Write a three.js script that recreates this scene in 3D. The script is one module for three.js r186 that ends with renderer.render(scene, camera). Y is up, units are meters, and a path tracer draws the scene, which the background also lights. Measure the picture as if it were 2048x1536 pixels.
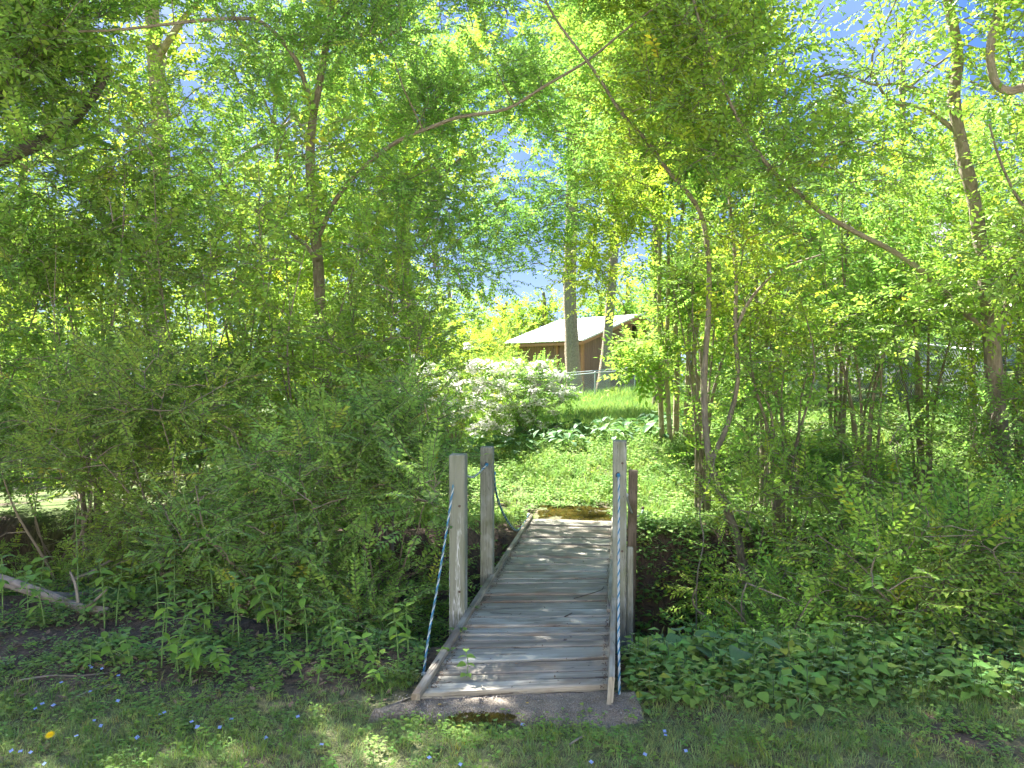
import * as THREE from 'three';
import { ImprovedNoise } from 'three/addons/math/ImprovedNoise.js';

// ───────────────────────── camera, sky, sun, exposure ─────────────────────────
const scene = new THREE.Scene();
const camera = new THREE.PerspectiveCamera(53, 4 / 3, 0.1, 600);
const EYE = 1.6, FOCAL = 1540.4, HORIZON = 752;
camera.position.set(0, EYE, 0);
camera.rotation.x = -0.0104;
const renderer = new THREE.WebGLRenderer({ antialias: true });
renderer.toneMapping = THREE.LinearToneMapping;
renderer.toneMappingExposure = 9;
renderer.shadowMap.enabled = true;

const R = (d) => d * Math.PI / 180;
const SUN_AZ = R(-36), SUN_EL = R(52);
const toSun = new THREE.Vector3(Math.sin(SUN_AZ) * Math.cos(SUN_EL), Math.sin(SUN_EL), -Math.cos(SUN_AZ) * Math.cos(SUN_EL));
const sun = new THREE.DirectionalLight(new THREE.Color(1, 0.95, 0.88), 3.9);
sun.position.copy(toSun).multiplyScalar(120);
sun.castShadow = true;
sun.shadow.mapSize.set(4096, 4096);
Object.assign(sun.shadow.camera, { left: -60, right: 60, top: 60, bottom: -60, near: 1, far: 300 });
sun.name = 'sun';
scene.add(sun, sun.target);

const perlin = new ImprovedNoise();
const nz = (x, y = 0, z = 0) => perlin.noise(x, y, z);
const fbm = (x, y, z, o = 4) => { let a = 0, s = 1, f = 1; for (let i = 0; i < o; i++) { a += s * nz(x * f, y * f, z * f); s *= 0.5; f *= 2.03; } return a; };
const clamp = (v, a = 0, b = 1) => Math.min(b, Math.max(a, v));
const smooth = (a, b, v) => { const t = clamp((v - a) / (b - a)); return t * t * (3 - 2 * t); };
const lerp = (a, b, t) => a + (b - a) * t;
{ // clear spring sky: blue overhead, paler towards the horizon, brighter round the sun
  const W = 1024, H = 512, data = new Float32Array(W * H * 4), v = new THREE.Vector3();
  for (let j = 0; j < H; j++) for (let i = 0; i < W; i++) {
    const el = ((j + 0.5) / H - 0.5) * Math.PI, az = ((i + 0.5) / W - 0.5) * 2 * Math.PI;
    v.set(Math.cos(el) * Math.cos(az), Math.sin(el), Math.cos(el) * Math.sin(az));
    const up = Math.max(0, v.y), t = Math.pow(1 - up, 6), g = Math.max(0, v.dot(toSun));
    const glow = 0.5 * Math.pow(g, 16) + 0.9 * Math.pow(g, 60);  // wide glow round the out-of-view sun, strengthened to light the ground from above
    let r = lerp(0.013, 0.115, t), gr = lerp(0.038, 0.15, t), b = lerp(0.112, 0.20, t);
    const wisp = 0.1 * smooth(0.1, 0.7, fbm(v.x * 2.3 / (v.y + 0.35), 3.1, v.z * 2.3 / (v.y + 0.35), 5)) * smooth(0, 0.12, v.y);
    r = lerp(r, 0.26, wisp) + glow; gr = lerp(gr, 0.28, wisp) + glow * 0.95; b = lerp(b, 0.31, wisp) + glow * 0.85;
    const k = (j * W + i) * 4;
    data[k] = r; data[k + 1] = gr; data[k + 2] = b; data[k + 3] = 1;
  }
  const sky = new THREE.DataTexture(data, W, H, THREE.RGBAFormat, THREE.FloatType);
  sky.mapping = THREE.EquirectangularReflectionMapping;
  sky.magFilter = sky.minFilter = THREE.LinearFilter; sky.wrapS = THREE.RepeatWrapping; sky.needsUpdate = true;
  scene.background = sky; scene.environment = sky;
}

// ───────────────────────── small helpers ─────────────────────────
let seed = 20260;
const rnd = () => { seed |= 0; seed = seed + 0x6D2B79F5 | 0; let t = Math.imul(seed ^ seed >>> 15, 1 | seed); t = t + Math.imul(t ^ t >>> 7, 61 | t) ^ t; return ((t ^ t >>> 14) >>> 0) / 4294967296; };
const rr = (a, b) => a + (b - a) * rnd();
const gauss = () => (rnd() + rnd() + rnd() + rnd() - 2) * 0.9;
const V = (x, y, z) => new THREE.Vector3(x, y, z);
// survey point: picture column and row of the photograph at a measured distance -> metres in the world
const at = (u, v, d) => V((u - 1024) / FOCAL * d, EYE - (v - HORIZON) / FOCAL * d, -d);
const ROWd = (v, h = 1.55) => FOCAL * h / (v - HORIZON);

const taken = {};
const numbered = (n) => { const k = taken[n] = (taken[n] ?? -1) + 1; return k ? `${n}_${String(k).padStart(3, '0')}` : n; };
function tag(o, label, category, group, kind) {
  if (label) o.userData.label = label;
  if (category) o.userData.category = category;
  if (group) o.userData.group = group;
  if (kind) o.userData.kind = kind;
  return o;
}
function base(name, p, label, category, group) {
  const o = new THREE.Group(); o.name = numbered(name); o.position.copy(p); scene.add(o);
  return tag(o, label, category, group);
}
function mesh(name, geo, mat, parent, kind) {
  const m = new THREE.Mesh(geo, mat); m.castShadow = m.receiveShadow = true;
  m.name = parent === scene ? numbered(name) : name; parent.add(m);
  if (kind) m.userData.kind = kind;
  return m;
}
function instances(name, geo, mat, items, parent, kind = 'stuff') { // items: [Matrix4, Color]
  const m = new THREE.InstancedMesh(geo, mat, items.length);
  items.forEach(([mx, c], i) => { m.setMatrixAt(i, mx); m.setColorAt(i, c); });
  m.castShadow = m.receiveShadow = true; m.userData.kind = kind;
  m.name = parent === scene ? numbered(name) : name; parent.add(m);
  return m;
}
class Acc { // collects triangles of one mesh
  constructor() { this.p = []; this.u = []; this.c = []; this.i = []; }
  vert(x, y, z, u = 0, v = 0, c = [1, 1, 1]) { this.p.push(x, y, z); this.u.push(u, v); this.c.push(c[0], c[1], c[2]); return this.p.length / 3 - 1; }
  tri(a, b, c) { this.i.push(a, b, c); }
  quad(a, b, c, d) { this.i.push(a, b, c, a, c, d); }
  tube(pts, rad, seg = 6, col = [1, 1, 1], rough = 0, caps = true) {
    const n = pts.length, t = V(0, 0, 0), nrm = V(0, 0, 0), bi = V(0, 0, 0); let len = 0; const first = this.p.length / 3;
    let ref = null;
    for (let k = 0; k < n; k++) {
      t.subVectors(pts[Math.min(n - 1, k + 1)], pts[Math.max(0, k - 1)]).normalize();
      if (!ref) { ref = Math.abs(t.y) < 0.9 ? V(0, 1, 0) : V(1, 0, 0); }
      nrm.copy(ref).addScaledVector(t, -ref.dot(t)).normalize(); ref = nrm.clone(); bi.crossVectors(t, nrm);
      if (k) len += pts[k].distanceTo(pts[k - 1]);
      const r = typeof rad === 'function' ? rad(k / (n - 1)) : rad;
      for (let s = 0; s <= seg; s++) {
        const a = (s % seg) / seg * 2 * Math.PI, q = r * (1 + (rough ? rough * nz(pts[k].x * 5 + Math.cos(a) * 1.3, pts[k].y * 3, pts[k].z * 5 + Math.sin(a) * 1.3) : 0));
        const x = pts[k].x + (nrm.x * Math.cos(a) + bi.x * Math.sin(a)) * q, y = pts[k].y + (nrm.y * Math.cos(a) + bi.y * Math.sin(a)) * q, z = pts[k].z + (nrm.z * Math.cos(a) + bi.z * Math.sin(a)) * q;
        this.vert(x, y, z, s / seg * Math.max(0.12, 2 * Math.PI * r), len, col);
      }
      if (k) for (let s = 0; s < seg; s++) {
        const a0 = first + (k - 1) * (seg + 1) + s, b0 = a0 + seg + 1;
        this.quad(a0, a0 + 1, b0 + 1, b0);
      }
    }
    if (caps) for (const e of [0, n - 1]) {
      const c = this.vert(pts[e].x, pts[e].y, pts[e].z, 0, 0, col), o = first + e * (seg + 1);
      for (let s = 0; s < seg; s++) e ? this.tri(o + s, o + s + 1, c) : this.tri(o + s + 1, o + s, c);
    }
    return this;
  }
  geo() {
    const g = new THREE.BufferGeometry();
    g.setAttribute('position', new THREE.Float32BufferAttribute(this.p, 3));
    g.setAttribute('uv', new THREE.Float32BufferAttribute(this.u, 2));
    g.setAttribute('color', new THREE.Float32BufferAttribute(this.c, 3));
    g.setIndex(this.i); g.computeVertexNormals();
    return g;
  }
}
function curve(pts, n) { return new THREE.CatmullRomCurve3(pts, false, 'centripetal').getPoints(n); }
// a board: eight corners (bottom 4, top 4, both counter-clockwise from above) with chamfered top edges; uv in metres
function board(c, bev = 0.004, uo = 0, vo = 0, segs = 5, warp = 0.002) {
  const A = new Acc();
  const mid = c[4].clone().add(c[5]).add(c[6]).add(c[7]).multiplyScalar(0.25);
  const L = c[4].distanceTo(c[5]);
  for (let k = 0; k <= segs; k++) {
    const t = k / segs, e = (a, b) => c[a].clone().lerp(c[b], t);
    const bl = e(0, 1), br = e(3, 2), tl = e(4, 5), tr = e(7, 6);
    const across = tr.clone().sub(tl), w = across.length(); across.normalize();
    const dn = bl.clone().sub(tl).normalize();
    const wob = warp * nz(t * 3 + uo * 7, vo * 5, 1.7), w2 = warp * nz(t * 4 + uo * 7, vo * 5, 9.2);
    const ring = [bl, tl.clone().addScaledVector(dn, bev + wob), tl.clone().addScaledVector(across, bev + Math.abs(w2) * 0.5).addScaledVector(dn, -wob), tr.clone().addScaledVector(across, -bev).addScaledVector(dn, -wob * 0.6), tr.clone().addScaledVector(dn, bev - wob), br];
    const vs = [-0.05, 0, bev, w - bev, w, w + 0.05];
    ring.forEach((p, q) => A.vert(p.x, p.y, p.z, uo + t * L, vo + vs[q]));
    if (k) for (let q = 0; q < 6; q++) { const a = (k - 1) * 6 + q, b = (k - 1) * 6 + (q + 1) % 6; A.quad(a, a + 6, b + 6, b); }
  }
  const n = A.p.length / 3;
  for (const o of [0, n - 6]) {
    const id = []; for (let q = 0; q < 6; q++) id.push(A.vert(A.p[(o + q) * 3], A.p[(o + q) * 3 + 1], A.p[(o + q) * 3 + 2], uo + q * 0.01, vo + q * 0.02));
    for (let q = 1; q < 5; q++) o ? A.tri(id[0], id[q + 1], id[q]) : A.tri(id[0], id[q], id[q + 1]);
  }
  const g = A.geo(); g.deleteAttribute('normal'); g.deleteAttribute('color');
  const f = g.toNonIndexed(); f.computeVertexNormals(); return f;
}
function boxGeo(sx, sy, sz, bev = 0.006) {
  return board([V(-sx / 2, -sy / 2, sz / 2), V(sx / 2, -sy / 2, sz / 2), V(sx / 2, -sy / 2, -sz / 2), V(-sx / 2, -sy / 2, -sz / 2), V(-sx / 2, sy / 2, sz / 2), V(sx / 2, sy / 2, sz / 2), V(sx / 2, sy / 2, -sz / 2), V(-sx / 2, sy / 2, -sz / 2)], bev, rnd() * 3, rnd() * 3, 2, 0);
}

// ───────────────────────── procedural textures ─────────────────────────
function tex(W, H, fn, srgb = true, rep = null) {
  const d = new Uint8Array(W * H * 4);
  for (let j = 0; j < H; j++) for (let i = 0; i < W; i++) {
    const c = fn(i / W, j / H), k = (j * W + i) * 4;
    for (let q = 0; q < 3; q++) { const v = Array.isArray(c) ? c[q] : c; d[k + q] = clamp(srgb ? (v <= 0.0031308 ? 12.92 * v : 1.055 * Math.pow(v, 1 / 2.4) - 0.055) : v) * 255; }
    d[k + 3] = 255;
  }
  const t = new THREE.DataTexture(d, W, H); t.magFilter = THREE.LinearFilter; t.minFilter = THREE.LinearMipmapLinearFilter; t.generateMipmaps = true;
  t.wrapS = t.wrapT = THREE.RepeatWrapping; if (srgb) t.colorSpace = THREE.SRGBColorSpace; t.needsUpdate = true;
  if (rep) t.repeat.set(rep[0], rep[1]);
  return t;
}
function tex2(W, H, fn, rep) { // colour and height of one surface in a single pass
  const hs = new Float32Array(W * H); let k = 0;
  const map = tex(W, H, (x, y) => { const [c, h] = fn(x, y); hs[k++] = h; return c; }, true, rep); k = 0;
  return [map, tex(W, H, () => clamp(hs[k++]), false, rep)];
}
const P256 = (x, y, sx, sy, z = 0) => { // noise that repeats once per unit
  const u = x * sx, v = y * sy, a = smooth(0.8, 1, x), b = smooth(0.8, 1, y);
  const n = (p, q) => nz(p, q, z);
  return lerp(lerp(n(u, v), n(u - sx, v), a), lerp(n(u, v - sy), n(u - sx, v - sy), a), b);
};
const Pf = (x, y, sx, sy, z, o = 4) => { let s = 0, a = 1; for (let k = 0; k < o; k++) { s += a * P256(x, y, sx * 2 ** k, sy * 2 ** k, z + k * 7.3); a *= 0.55; } return s; };
const mixc = (a, b, t) => [lerp(a[0], b[0], t), lerp(a[1], b[1], t), lerp(a[2], b[2], t)];

// weathered grey deck boards: 2 m x 2 m, grain along u
const [deckMap, deckBump] = tex2(768, 768, (x, y) => {
  const grain = Pf(x, y, 3, 90, 1.3, 2), fine = P256(x, y, 14, 230, 5.1), blot = Pf(x, y, 5, 9, 8.8, 4), crack = Math.abs(P256(x, y, 2.5, 60, 21.4));
  let c = mixc([0.20, 0.19, 0.163], [0.40, 0.39, 0.35], clamp(0.5 + 0.6 * grain + 0.4 * fine));
  c = mixc(c, [0.47, 0.475, 0.44], clamp(smooth(0.12, 0.6, blot)) * 0.6);
  c = mixc(c, [0.17, 0.12, 0.085], clamp(smooth(0.1, 0.65, -blot + 0.25 * grain)) * 0.6);
  const cr = crack < 0.03 && P256(x, y, 4, 20, 33) > 0.05;
  if (cr) c = mixc(c, [0.05, 0.04, 0.035], 0.75);
  return [c, 0.55 + 0.3 * grain + 0.2 * fine - (cr ? 0.4 : 0)];
}, [0.5, 0.5]);
const deckMat = new THREE.MeshStandardMaterial({ map: deckMap, bumpMap: deckBump, bumpScale: 0.004, roughness: 0.92, color: new THREE.Color().setRGB(1, 0.97, 0.9) });
const deckMat2 = new THREE.MeshStandardMaterial({ map: deckMap, bumpMap: deckBump, bumpScale: 0.004, roughness: 0.9, color: new THREE.Color().setRGB(0.86, 0.80, 0.74) });
const plankMats = [deckMat, deckMat2, ...[[1.12, 1.1, 1.02], [0.9, 0.86, 0.79], [0.98, 0.98, 0.93], [0.8, 0.72, 0.63]].map((c) => { const m = deckMat.clone(); m.color.setRGB(...c); return m; })];
const curbMat = new THREE.MeshStandardMaterial({ map: deckMap, bumpMap: deckBump, bumpScale: 0.004, roughness: 0.9, color: new THREE.Color().setRGB(0.92, 0.86, 0.78) });
// posts: treated pine gone grey-green, grain along v
const postMap = tex(256, 512, (x, y) => {
  const g = Pf(x, y, 60, 4, 2.2, 3), b = Pf(x, y, 5, 5, 6.7, 4), s = Pf(x, y, 9, 2, 12.1, 3);
  let c = mixc([0.15, 0.162, 0.125], [0.28, 0.295, 0.24], clamp(0.5 + 0.5 * g));
  c = mixc(c, [0.115, 0.135, 0.06], smooth(0.05, 0.7, b) * 0.6);
  c = mixc(c, [0.34, 0.37, 0.345], smooth(0.1, 0.6, -b + 0.3 * s) * 0.55);
  if (Math.abs(P256(x, y, 34, 2, 40)) < 0.025 && s > 0) c = mixc(c, [0.05, 0.05, 0.04], 0.6);
  return c;
}, true, [2, 1]);
const postLichen = tex(320, 640, (x, y) => { // the same timber with pale meandering lichen lines
  const g = Pf(x, y, 60, 4, 2.2, 3), b = Pf(x, y, 5, 5, 6.7, 4);
  let c = mixc([0.15, 0.162, 0.125], [0.265, 0.28, 0.225], clamp(0.5 + 0.5 * g));
  c = mixc(c, [0.115, 0.135, 0.06], smooth(0.05, 0.7, b) * 0.5);
  const m = Math.abs(P256(x + 0.03 * P256(x, y, 18, 18, 3), y, 24, 15, 51)), m2 = Math.abs(P256(x, y + 0.02 * P256(x, y, 12, 20, 8), 31, 19, 77));
  const where = smooth(0.30, 0.36, y) * smooth(0.68, 0.58, y) * smooth(-0.15, 0.15, P256(x, y, 3, 3, 61) + 0.1);
  c = mixc(c, [0.5, 0.53, 0.52], Math.max(smooth(0.10, 0.04, m), smooth(0.08, 0.03, m2) * 0.8) * where);
  return c;
}, true, [4, 0.45]);
const postBump = tex(256, 256, (x, y) => clamp(0.5 + 0.4 * Pf(x, y, 60, 4, 2.2, 3)), false, [2, 1]);
const postMat = new THREE.MeshStandardMaterial({ map: postMap, bumpMap: postBump, bumpScale: 0.003, roughness: 0.85 });
const postMat2 = new THREE.MeshStandardMaterial({ map: postLichen, bumpMap: postBump, bumpScale: 0.003, roughness: 0.85 });
const brownPost = new THREE.MeshStandardMaterial({ map: postMap, bumpMap: postBump, bumpScale: 0.004, roughness: 0.92, color: new THREE.Color().setRGB(0.62, 0.46, 0.36) });
// bark
const [barkMap, barkBump] = tex2(384, 384, (x, y) => {
  const h = Pf(x + 0.05 * P256(x, y, 6, 6, 3), y, 14, 5, 14.2, 4), b = Pf(x, y, 4, 4, 30.5, 3);
  let c = mixc([0.60, 0.55, 0.48], [1, 0.98, 0.93], clamp(0.5 + 0.7 * h));
  c = mixc(c, [0.95, 1.0, 0.9], smooth(0.25, 0.6, b) * 0.5);
  return [mixc(c, [0.6, 0.78, 0.42], smooth(0.2, 0.7, -b) * 0.4), 0.5 + 0.55 * h];
}, [2.2, 2.2]);
const barkMat = (r, g, b, bump = 0.012) => new THREE.MeshStandardMaterial({ map: barkMap, bumpMap: barkBump, bumpScale: bump, roughness: 0.92, color: new THREE.Color().setRGB(r, g, b) });
const BARK = { grey: barkMat(0.25, 0.22, 0.16), dark: barkMat(0.12, 0.105, 0.09), pale: barkMat(0.42, 0.35, 0.26, 0.02), tan: barkMat(0.27, 0.225, 0.165), smooth: barkMat(0.38, 0.33, 0.24, 0.004) };
const twigMat = new THREE.MeshStandardMaterial({ color: new THREE.Color().setRGB(0.19, 0.16, 0.115), roughness: 0.9 });
const deadMat = barkMat(0.30, 0.27, 0.235, 0.006);
// ground
const [groundMap, groundBump] = tex2(768, 768, (x, y) => {
  const a = Pf(x, y, 8, 8, 1.1, 4), b = Pf(x, y, 40, 40, 4.2, 3), k = P256(x, y, 130, 130, 9);
  const v = clamp(0.66 + 0.25 * a + 0.3 * b + 0.16 * k, 0.12, 1);
  return [[v, v * (0.97 + 0.05 * a), v * (0.93 - 0.06 * b)], 0.5 + 0.25 * b + 0.12 * k];
}, [0.7, 0.7]);
const groundMat = new THREE.MeshStandardMaterial({ map: groundMap, bumpMap: groundBump, bumpScale: 0.04, roughness: 1, vertexColors: true });
const concreteMap = tex(384, 384, (x, y) => {
  const a = Pf(x, y, 6, 6, 2.1, 5), b = Pf(x, y, 60, 60, 7, 3), k = P256(x, y, 110, 110, 19);
  let c = mixc([0.13, 0.115, 0.098], [0.28, 0.25, 0.215], clamp(0.5 + 0.5 * a + 0.5 * b));
  if (k > 0.3) c = mixc(c, [0.34, 0.33, 0.31], 0.7); if (k < -0.32) c = mixc(c, [0.06, 0.055, 0.05], 0.7);
  return c;
}, true, [2, 2]);
const concreteMat = new THREE.MeshStandardMaterial({ map: concreteMap, bumpMap: tex(256, 256, (x, y) => clamp(0.5 + 0.4 * Pf(x, y, 40, 40, 7, 3)), false, [2, 2]), bumpScale: 0.012, roughness: 0.95, color: new THREE.Color().setRGB(1, 0.95, 0.85) });

// leaves: thin sheets that pass part of the light
const leafMat = (o = {}) => new THREE.MeshPhysicalMaterial({ vertexColors: true, roughness: 1, transmission: o.t ?? 0.5, thickness: 0, ior: 1.42, specularIntensity: 0.45, clearcoat: o.coat ?? 0, clearcoatRoughness: o.cr ?? 0.38, side: THREE.DoubleSide });
const LEAF = leafMat(), GLOSSY = leafMat({ coat: 0.4, cr: 0.3, t: 0.46 }), GRASS = leafMat({ t: 0.45 }), PETAL = leafMat({ t: 0.4, coat: 0 });
const dryMat = new THREE.MeshStandardMaterial({ vertexColors: true, roughness: 0.95, side: THREE.DoubleSide });

// ───────────────────────── the lie of the land ─────────────────────────
const edgeL = (d) => -0.443 + (d - 3.71) * 0.1393, edgeR = (d) => 0.460 + (d - 3.71) * 0.1393;
function landY(x, z) {
  const d = -z;
  const nearEdge = 4.55 + 1.1 * smooth(-0.9, -2.6, x) + 0.25 * smooth(1.5, 4, x) + 0.2 * nz(x * 0.7, 2.2);
  const farEdge = 7.75 + 0.9 * smooth(-1.2, -3.5, x) + 0.18 * nz(x * 0.9, 7.7);
  const S = smooth(8.3, 12.9, d);
  const far = 0.03 + 0.47 * S - 0.28 * smooth(14, 33, d) - 0.5 * smooth(45, 120, d) + 0.085 * clamp(x, -26, 26) * smooth(8.3, 12.5, d) * (1 - smooth(60, 140, d));
  const near = 0;
  let h = lerp(near, far, smooth(6, 8.4, d));
  const cut = smooth(nearEdge - 0.1, nearEdge + 0.95, d) * (1 - smooth(farEdge - 0.62, farEdge + 0.02, d));
  h -= 0.95 * cut;
  const rough = smooth(0, 1, d < 4.4 ? 0.3 : 1);
  h += (0.018 * nz(x * 2.1, z * 2.1, 0.5) + 0.012 * nz(x * 6, z * 6, 3.5)) * (0.6 + rough) + 0.05 * cut * nz(x * 3, z * 3, 8);
  // kept level where the slab and the far end of the deck lie
  const onSlab = smooth(0.95, 0.7, Math.abs(x - 0.02)) * smooth(3.35, 3.5, d) * smooth(4.5, 4.2, d);
  h = lerp(h, -0.02, onSlab);
  return h;
}
{ // one sheet, fine near the camera and coarser outwards
  const xs = [], zs = [];
  for (let x = -9; x <= 9.001; x += 0.1) xs.push(x);
  for (let x = 9.4, s = 0.5; x < 320; x += s, s *= 1.22) { xs.push(x); xs.unshift(-x); }
  for (let d = 2; d <= 14.001; d += 0.09) zs.push(-d);
  for (let d = 14.3, s = 0.4; d < 420; d += s, s *= 1.1) zs.push(-d);
  for (let b = -1.6, s = 0.6; b < 160; b += s, s *= 1.4) zs.unshift(b);
  const A = new Acc();
  for (const z of zs) for (const x of xs) {
    const d = -z, y = landY(x, z);
    const n = fbm(x * 1.6, z * 1.6, 4, 3), n2 = nz(x * 5, z * 5, 2);
    const soil = [0.15, 0.11, 0.08], turf = [0.2, 0.215, 0.1], clay = [0.17, 0.115, 0.085];
    let c = soil;
    const lawn = smooth(4.35, 4.0, d + 0.25 * n + 0.1 * n2 + 0.32 * smooth(-0.5, -0.9, x));
    c = mixc(c, turf, lawn * smooth(-0.5, 0.1, n));
    const fl = smooth(8.2, 8.8, d + 0.2 * n);
    c = mixc(c, [0.12, 0.19, 0.04], fl * smooth(-0.6, 0.0, n + 0.25 * smooth(12, 15, d)));
    if (d > 7 && d < 8.2) c = mixc(c, clay, 0.7);
    A.vert(x, y, z, x, z, c);
  }
  const m = xs.length;
  for (let j = 1; j < zs.length; j++) for (let i = 1; i < m; i++) { const a = (j - 1) * m + i - 1; A.quad(a, a + 1, a + m + 1, a + m); }
  const g = mesh('ground', A.geo(), groundMat, scene, 'structure');
  tag(g, 'uneven ground of lawn, bare soil, ditch and rising back garden', 'ground', null, 'structure');
}

// ───────────────────────── footbridge ─────────────────────────
const DECK = 0.05;
const bridge = base('footbridge', V(0, 0, -3.8), 'narrow weathered plank footbridge crossing the ditch', 'footbridge');
{
  const off = bridge.position, loc = (x, y, d) => V(x, y, -d).sub(off);
  const rows = [[1390, 1371], [1367, 1355.5], [1350, 1340], [1326, 1315], [1298, 1292], [1282, 1279.5], [1271.7, 1270], [1264.6, 1263], [1254, 1251], [1237, 1233.6], [1219.7, 1219], [1202, 1200], [1190, 1188], [1179, 1177], [1167.6, 1165.6], [1158, 1157.5], [1149.4, 1150], [1142.6, 1143], [1135.7, 1137], [1126.5, 1129], [1111.8, 1117.6], [1103, 1104], [1093, 1096.5], [1083.5, 1089.6], [1074, 1076], [1064.5, 1067], [1056.5, 1060.5], [1048.6, 1053.7], [1038, 1043.5]];
  for (let k = 0; k + 1 < rows.length; k++) {
    const gap = k % 4 === 2 ? rr(0.03, 0.038) : rr(0.014, 0.024);
    const l0 = ROWd(rows[k][0]), r0 = ROWd(rows[k][1]), l1 = ROWd(rows[k + 1][0]) - gap, r1 = ROWd(rows[k + 1][1]) - gap;
    const oL = rr(-0.01, 0.035), oR = rr(-0.015, 0.02), dy = rr(-0.007, 0.005), tL = rr(-0.002, 0.002), tR = rr(-0.002, 0.002);
    const top = DECK + dy, bot = DECK - 0.036;
    const g = board([loc(edgeL(l0) - oL, bot, l0), loc(edgeR(r0) + oR, bot, r0), loc(edgeR(r1) + oR, bot, r1), loc(edgeL(l1) - oL, bot, l1),
      loc(edgeL(l0) - oL, top + tL, l0), loc(edgeR(r0) + oR, top + tR, r0), loc(edgeR(r1) + oR, top + tR, r1), loc(edgeL(l1) - oL, top + tL, l1)], 0.005, rnd() * 2, rnd() * 2, 8, 0.006);
    mesh('plank', g, plankMats[Math.floor(rnd() * plankMats.length)], bridge);
  }
  const rail = (x0, d0, x1, d1, w, y0, y1, name, mat, lean = 0) => mesh(name, board([loc(x0, y0, d0), loc(x1, y0, d1), loc(x1 + w, y0, d1), loc(x0 + w, y0, d0)].concat(
    [loc(x0 + lean, y1, d0), loc(x1 + lean, y1, d1), loc(x1 + w + lean, y1, d1), loc(x0 + w + lean, y1, d0)]), 0.004, rnd() * 2, rnd() * 2, 10, 0.006), mat, bridge);
  rail(edgeL(3.66) - 0.03, 3.66, edgeL(6.1) - 0.03, 6.1, 0.04, DECK + 0.002, DECK + 0.034, 'curb', curbMat);
  rail(edgeL(6.11) - 0.028, 6.11, edgeL(8.38) - 0.02, 8.38, 0.038, DECK + 0.002, DECK + 0.03, 'curb', curbMat);
  rail(edgeR(3.68) - 0.004, 3.68, edgeR(5.0) - 0.004, 5.0, 0.03, DECK - 0.06, DECK + 0.105, 'curb', deckMat, 0.012);
  rail(edgeR(5.0) - 0.02, 5.02, edgeR(8.3) - 0.02, 8.3, 0.036, DECK + 0.004, DECK + 0.028, 'curb', curbMat);
  for (const o of [0.06, 0.44, 0.8]) rail(edgeL(3.7) + o, 3.86, edgeL(8.3) + o, 8.3, 0.045, DECK - 0.24, DECK - 0.04, 'joist', deckMat2);
}
// ───────────────────────── posts ─────────────────────────
function post(u, d, wpx, topRow, bottomY, mat, label, turn = R(8), depth = null, lean = 0) {
  const c = at(u, topRow, d), w = wpx / FOCAL * d, h = c.y - bottomY, dp = depth ?? w;
  const p = base('wooden_post', V(c.x, bottomY, c.z), label, 'post', 'posts along the footbridge'); p.rotation.y = -turn; p.rotation.z = lean;
  const A = new Acc(), b = 0.006;
  const ring = (y, s) => [[-w / 2 + b, dp / 2], [w / 2 - b, dp / 2], [w / 2, dp / 2 - b], [w / 2, -dp / 2 + b], [w / 2 - b, -dp / 2], [-w / 2 + b, -dp / 2], [-w / 2, -dp / 2 + b], [-w / 2, dp / 2 - b]].map(([x, z]) => [x * s, y, z * s]);
  const ys = [0, h * 0.25, h * 0.5, h * 0.75, h - 0.008, h];
  let vv = 0;
  ys.forEach((y, k) => {
    const r = ring(y, k === 5 ? 0.88 : 1 + 0.012 * nz(y * 3, u)); let s = 0;
    for (let q = 0; q <= 8; q++) { const [x, yy, z] = r[q % 8]; if (q) { const o = r[q - 1]; s += Math.hypot(x - o[0], z - o[2]); } A.vert(x, yy, z, s + u * 0.01, y); }
    if (k) for (let q = 0; q < 8; q++) { const a = (k - 1) * 9 + q; A.quad(a, a + 1, a + 10, a + 9); }
  });
  const o = 45, cv = []; for (let q = 0; q < 8; q++) cv.push(A.vert(A.p[(o + q) * 3], A.p[(o + q) * 3 + 1], A.p[(o + q) * 3 + 2], A.p[(o + q) * 3] + 0.5, A.p[(o + q) * 3 + 2]));
  for (let q = 1; q < 7; q++) A.tri(cv[0], cv[q], cv[q + 1]);
  const g = A.geo().toNonIndexed(); g.computeVertexNormals();
  mesh('shaft', g, mat, p);
  return { p, w, dp, h, c };
}
const ironMat = new THREE.MeshStandardMaterial({ color: new THREE.Color().setRGB(0.10, 0.07, 0.055), roughness: 0.7, metalness: 0.4 });
function ring(po, row, d, dx = 0) { // iron eye added in place of the bored hole, where the rope is tied
  const e = mesh('added_iron_eye', new THREE.TorusGeometry(0.014, 0.004, 6, 14), ironMat, po.p); e.position.set(dx, at(0, row, d).y - po.p.position.y, po.dp / 2 + 0.006); e.rotation.y = 0.7;
}
const pA = post(916.5, 4.97, 32, 908, landY(-0.35, -4.97) - 0.25, postMat2, 'grey post with pale lichen squiggles and a rope tied to its side');
const pB = post(974.5, 5.95, 25, 893, landY(-0.19, -5.95) - 0.2, postMat, 'slim grey-green post with a short blue rope tied to an iron eye in place of its bored hole');
const pC = post(1239.5, 5.2, 27.5, 881, landY(0.73, -5.2) - 0.3, postMat, 'tallest grey post, its rope hanging straight to the ground');
post(1260, 6.7, 18, 940, landY(1.03, -6.7) - 0.2, brownPost, 'dark brown rough post standing behind the tallest post', R(8), 0.09, -0.015);
post(1260.5, 5.22, 13, 1095, landY(0.8, -5.22) - 0.1, postMat, 'short pale board fixed beside the tallest post', R(8), 0.035);
ring(pB, 928, 5.95, 0.002); ring(pC, 948, 5.2, -0.012);
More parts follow.
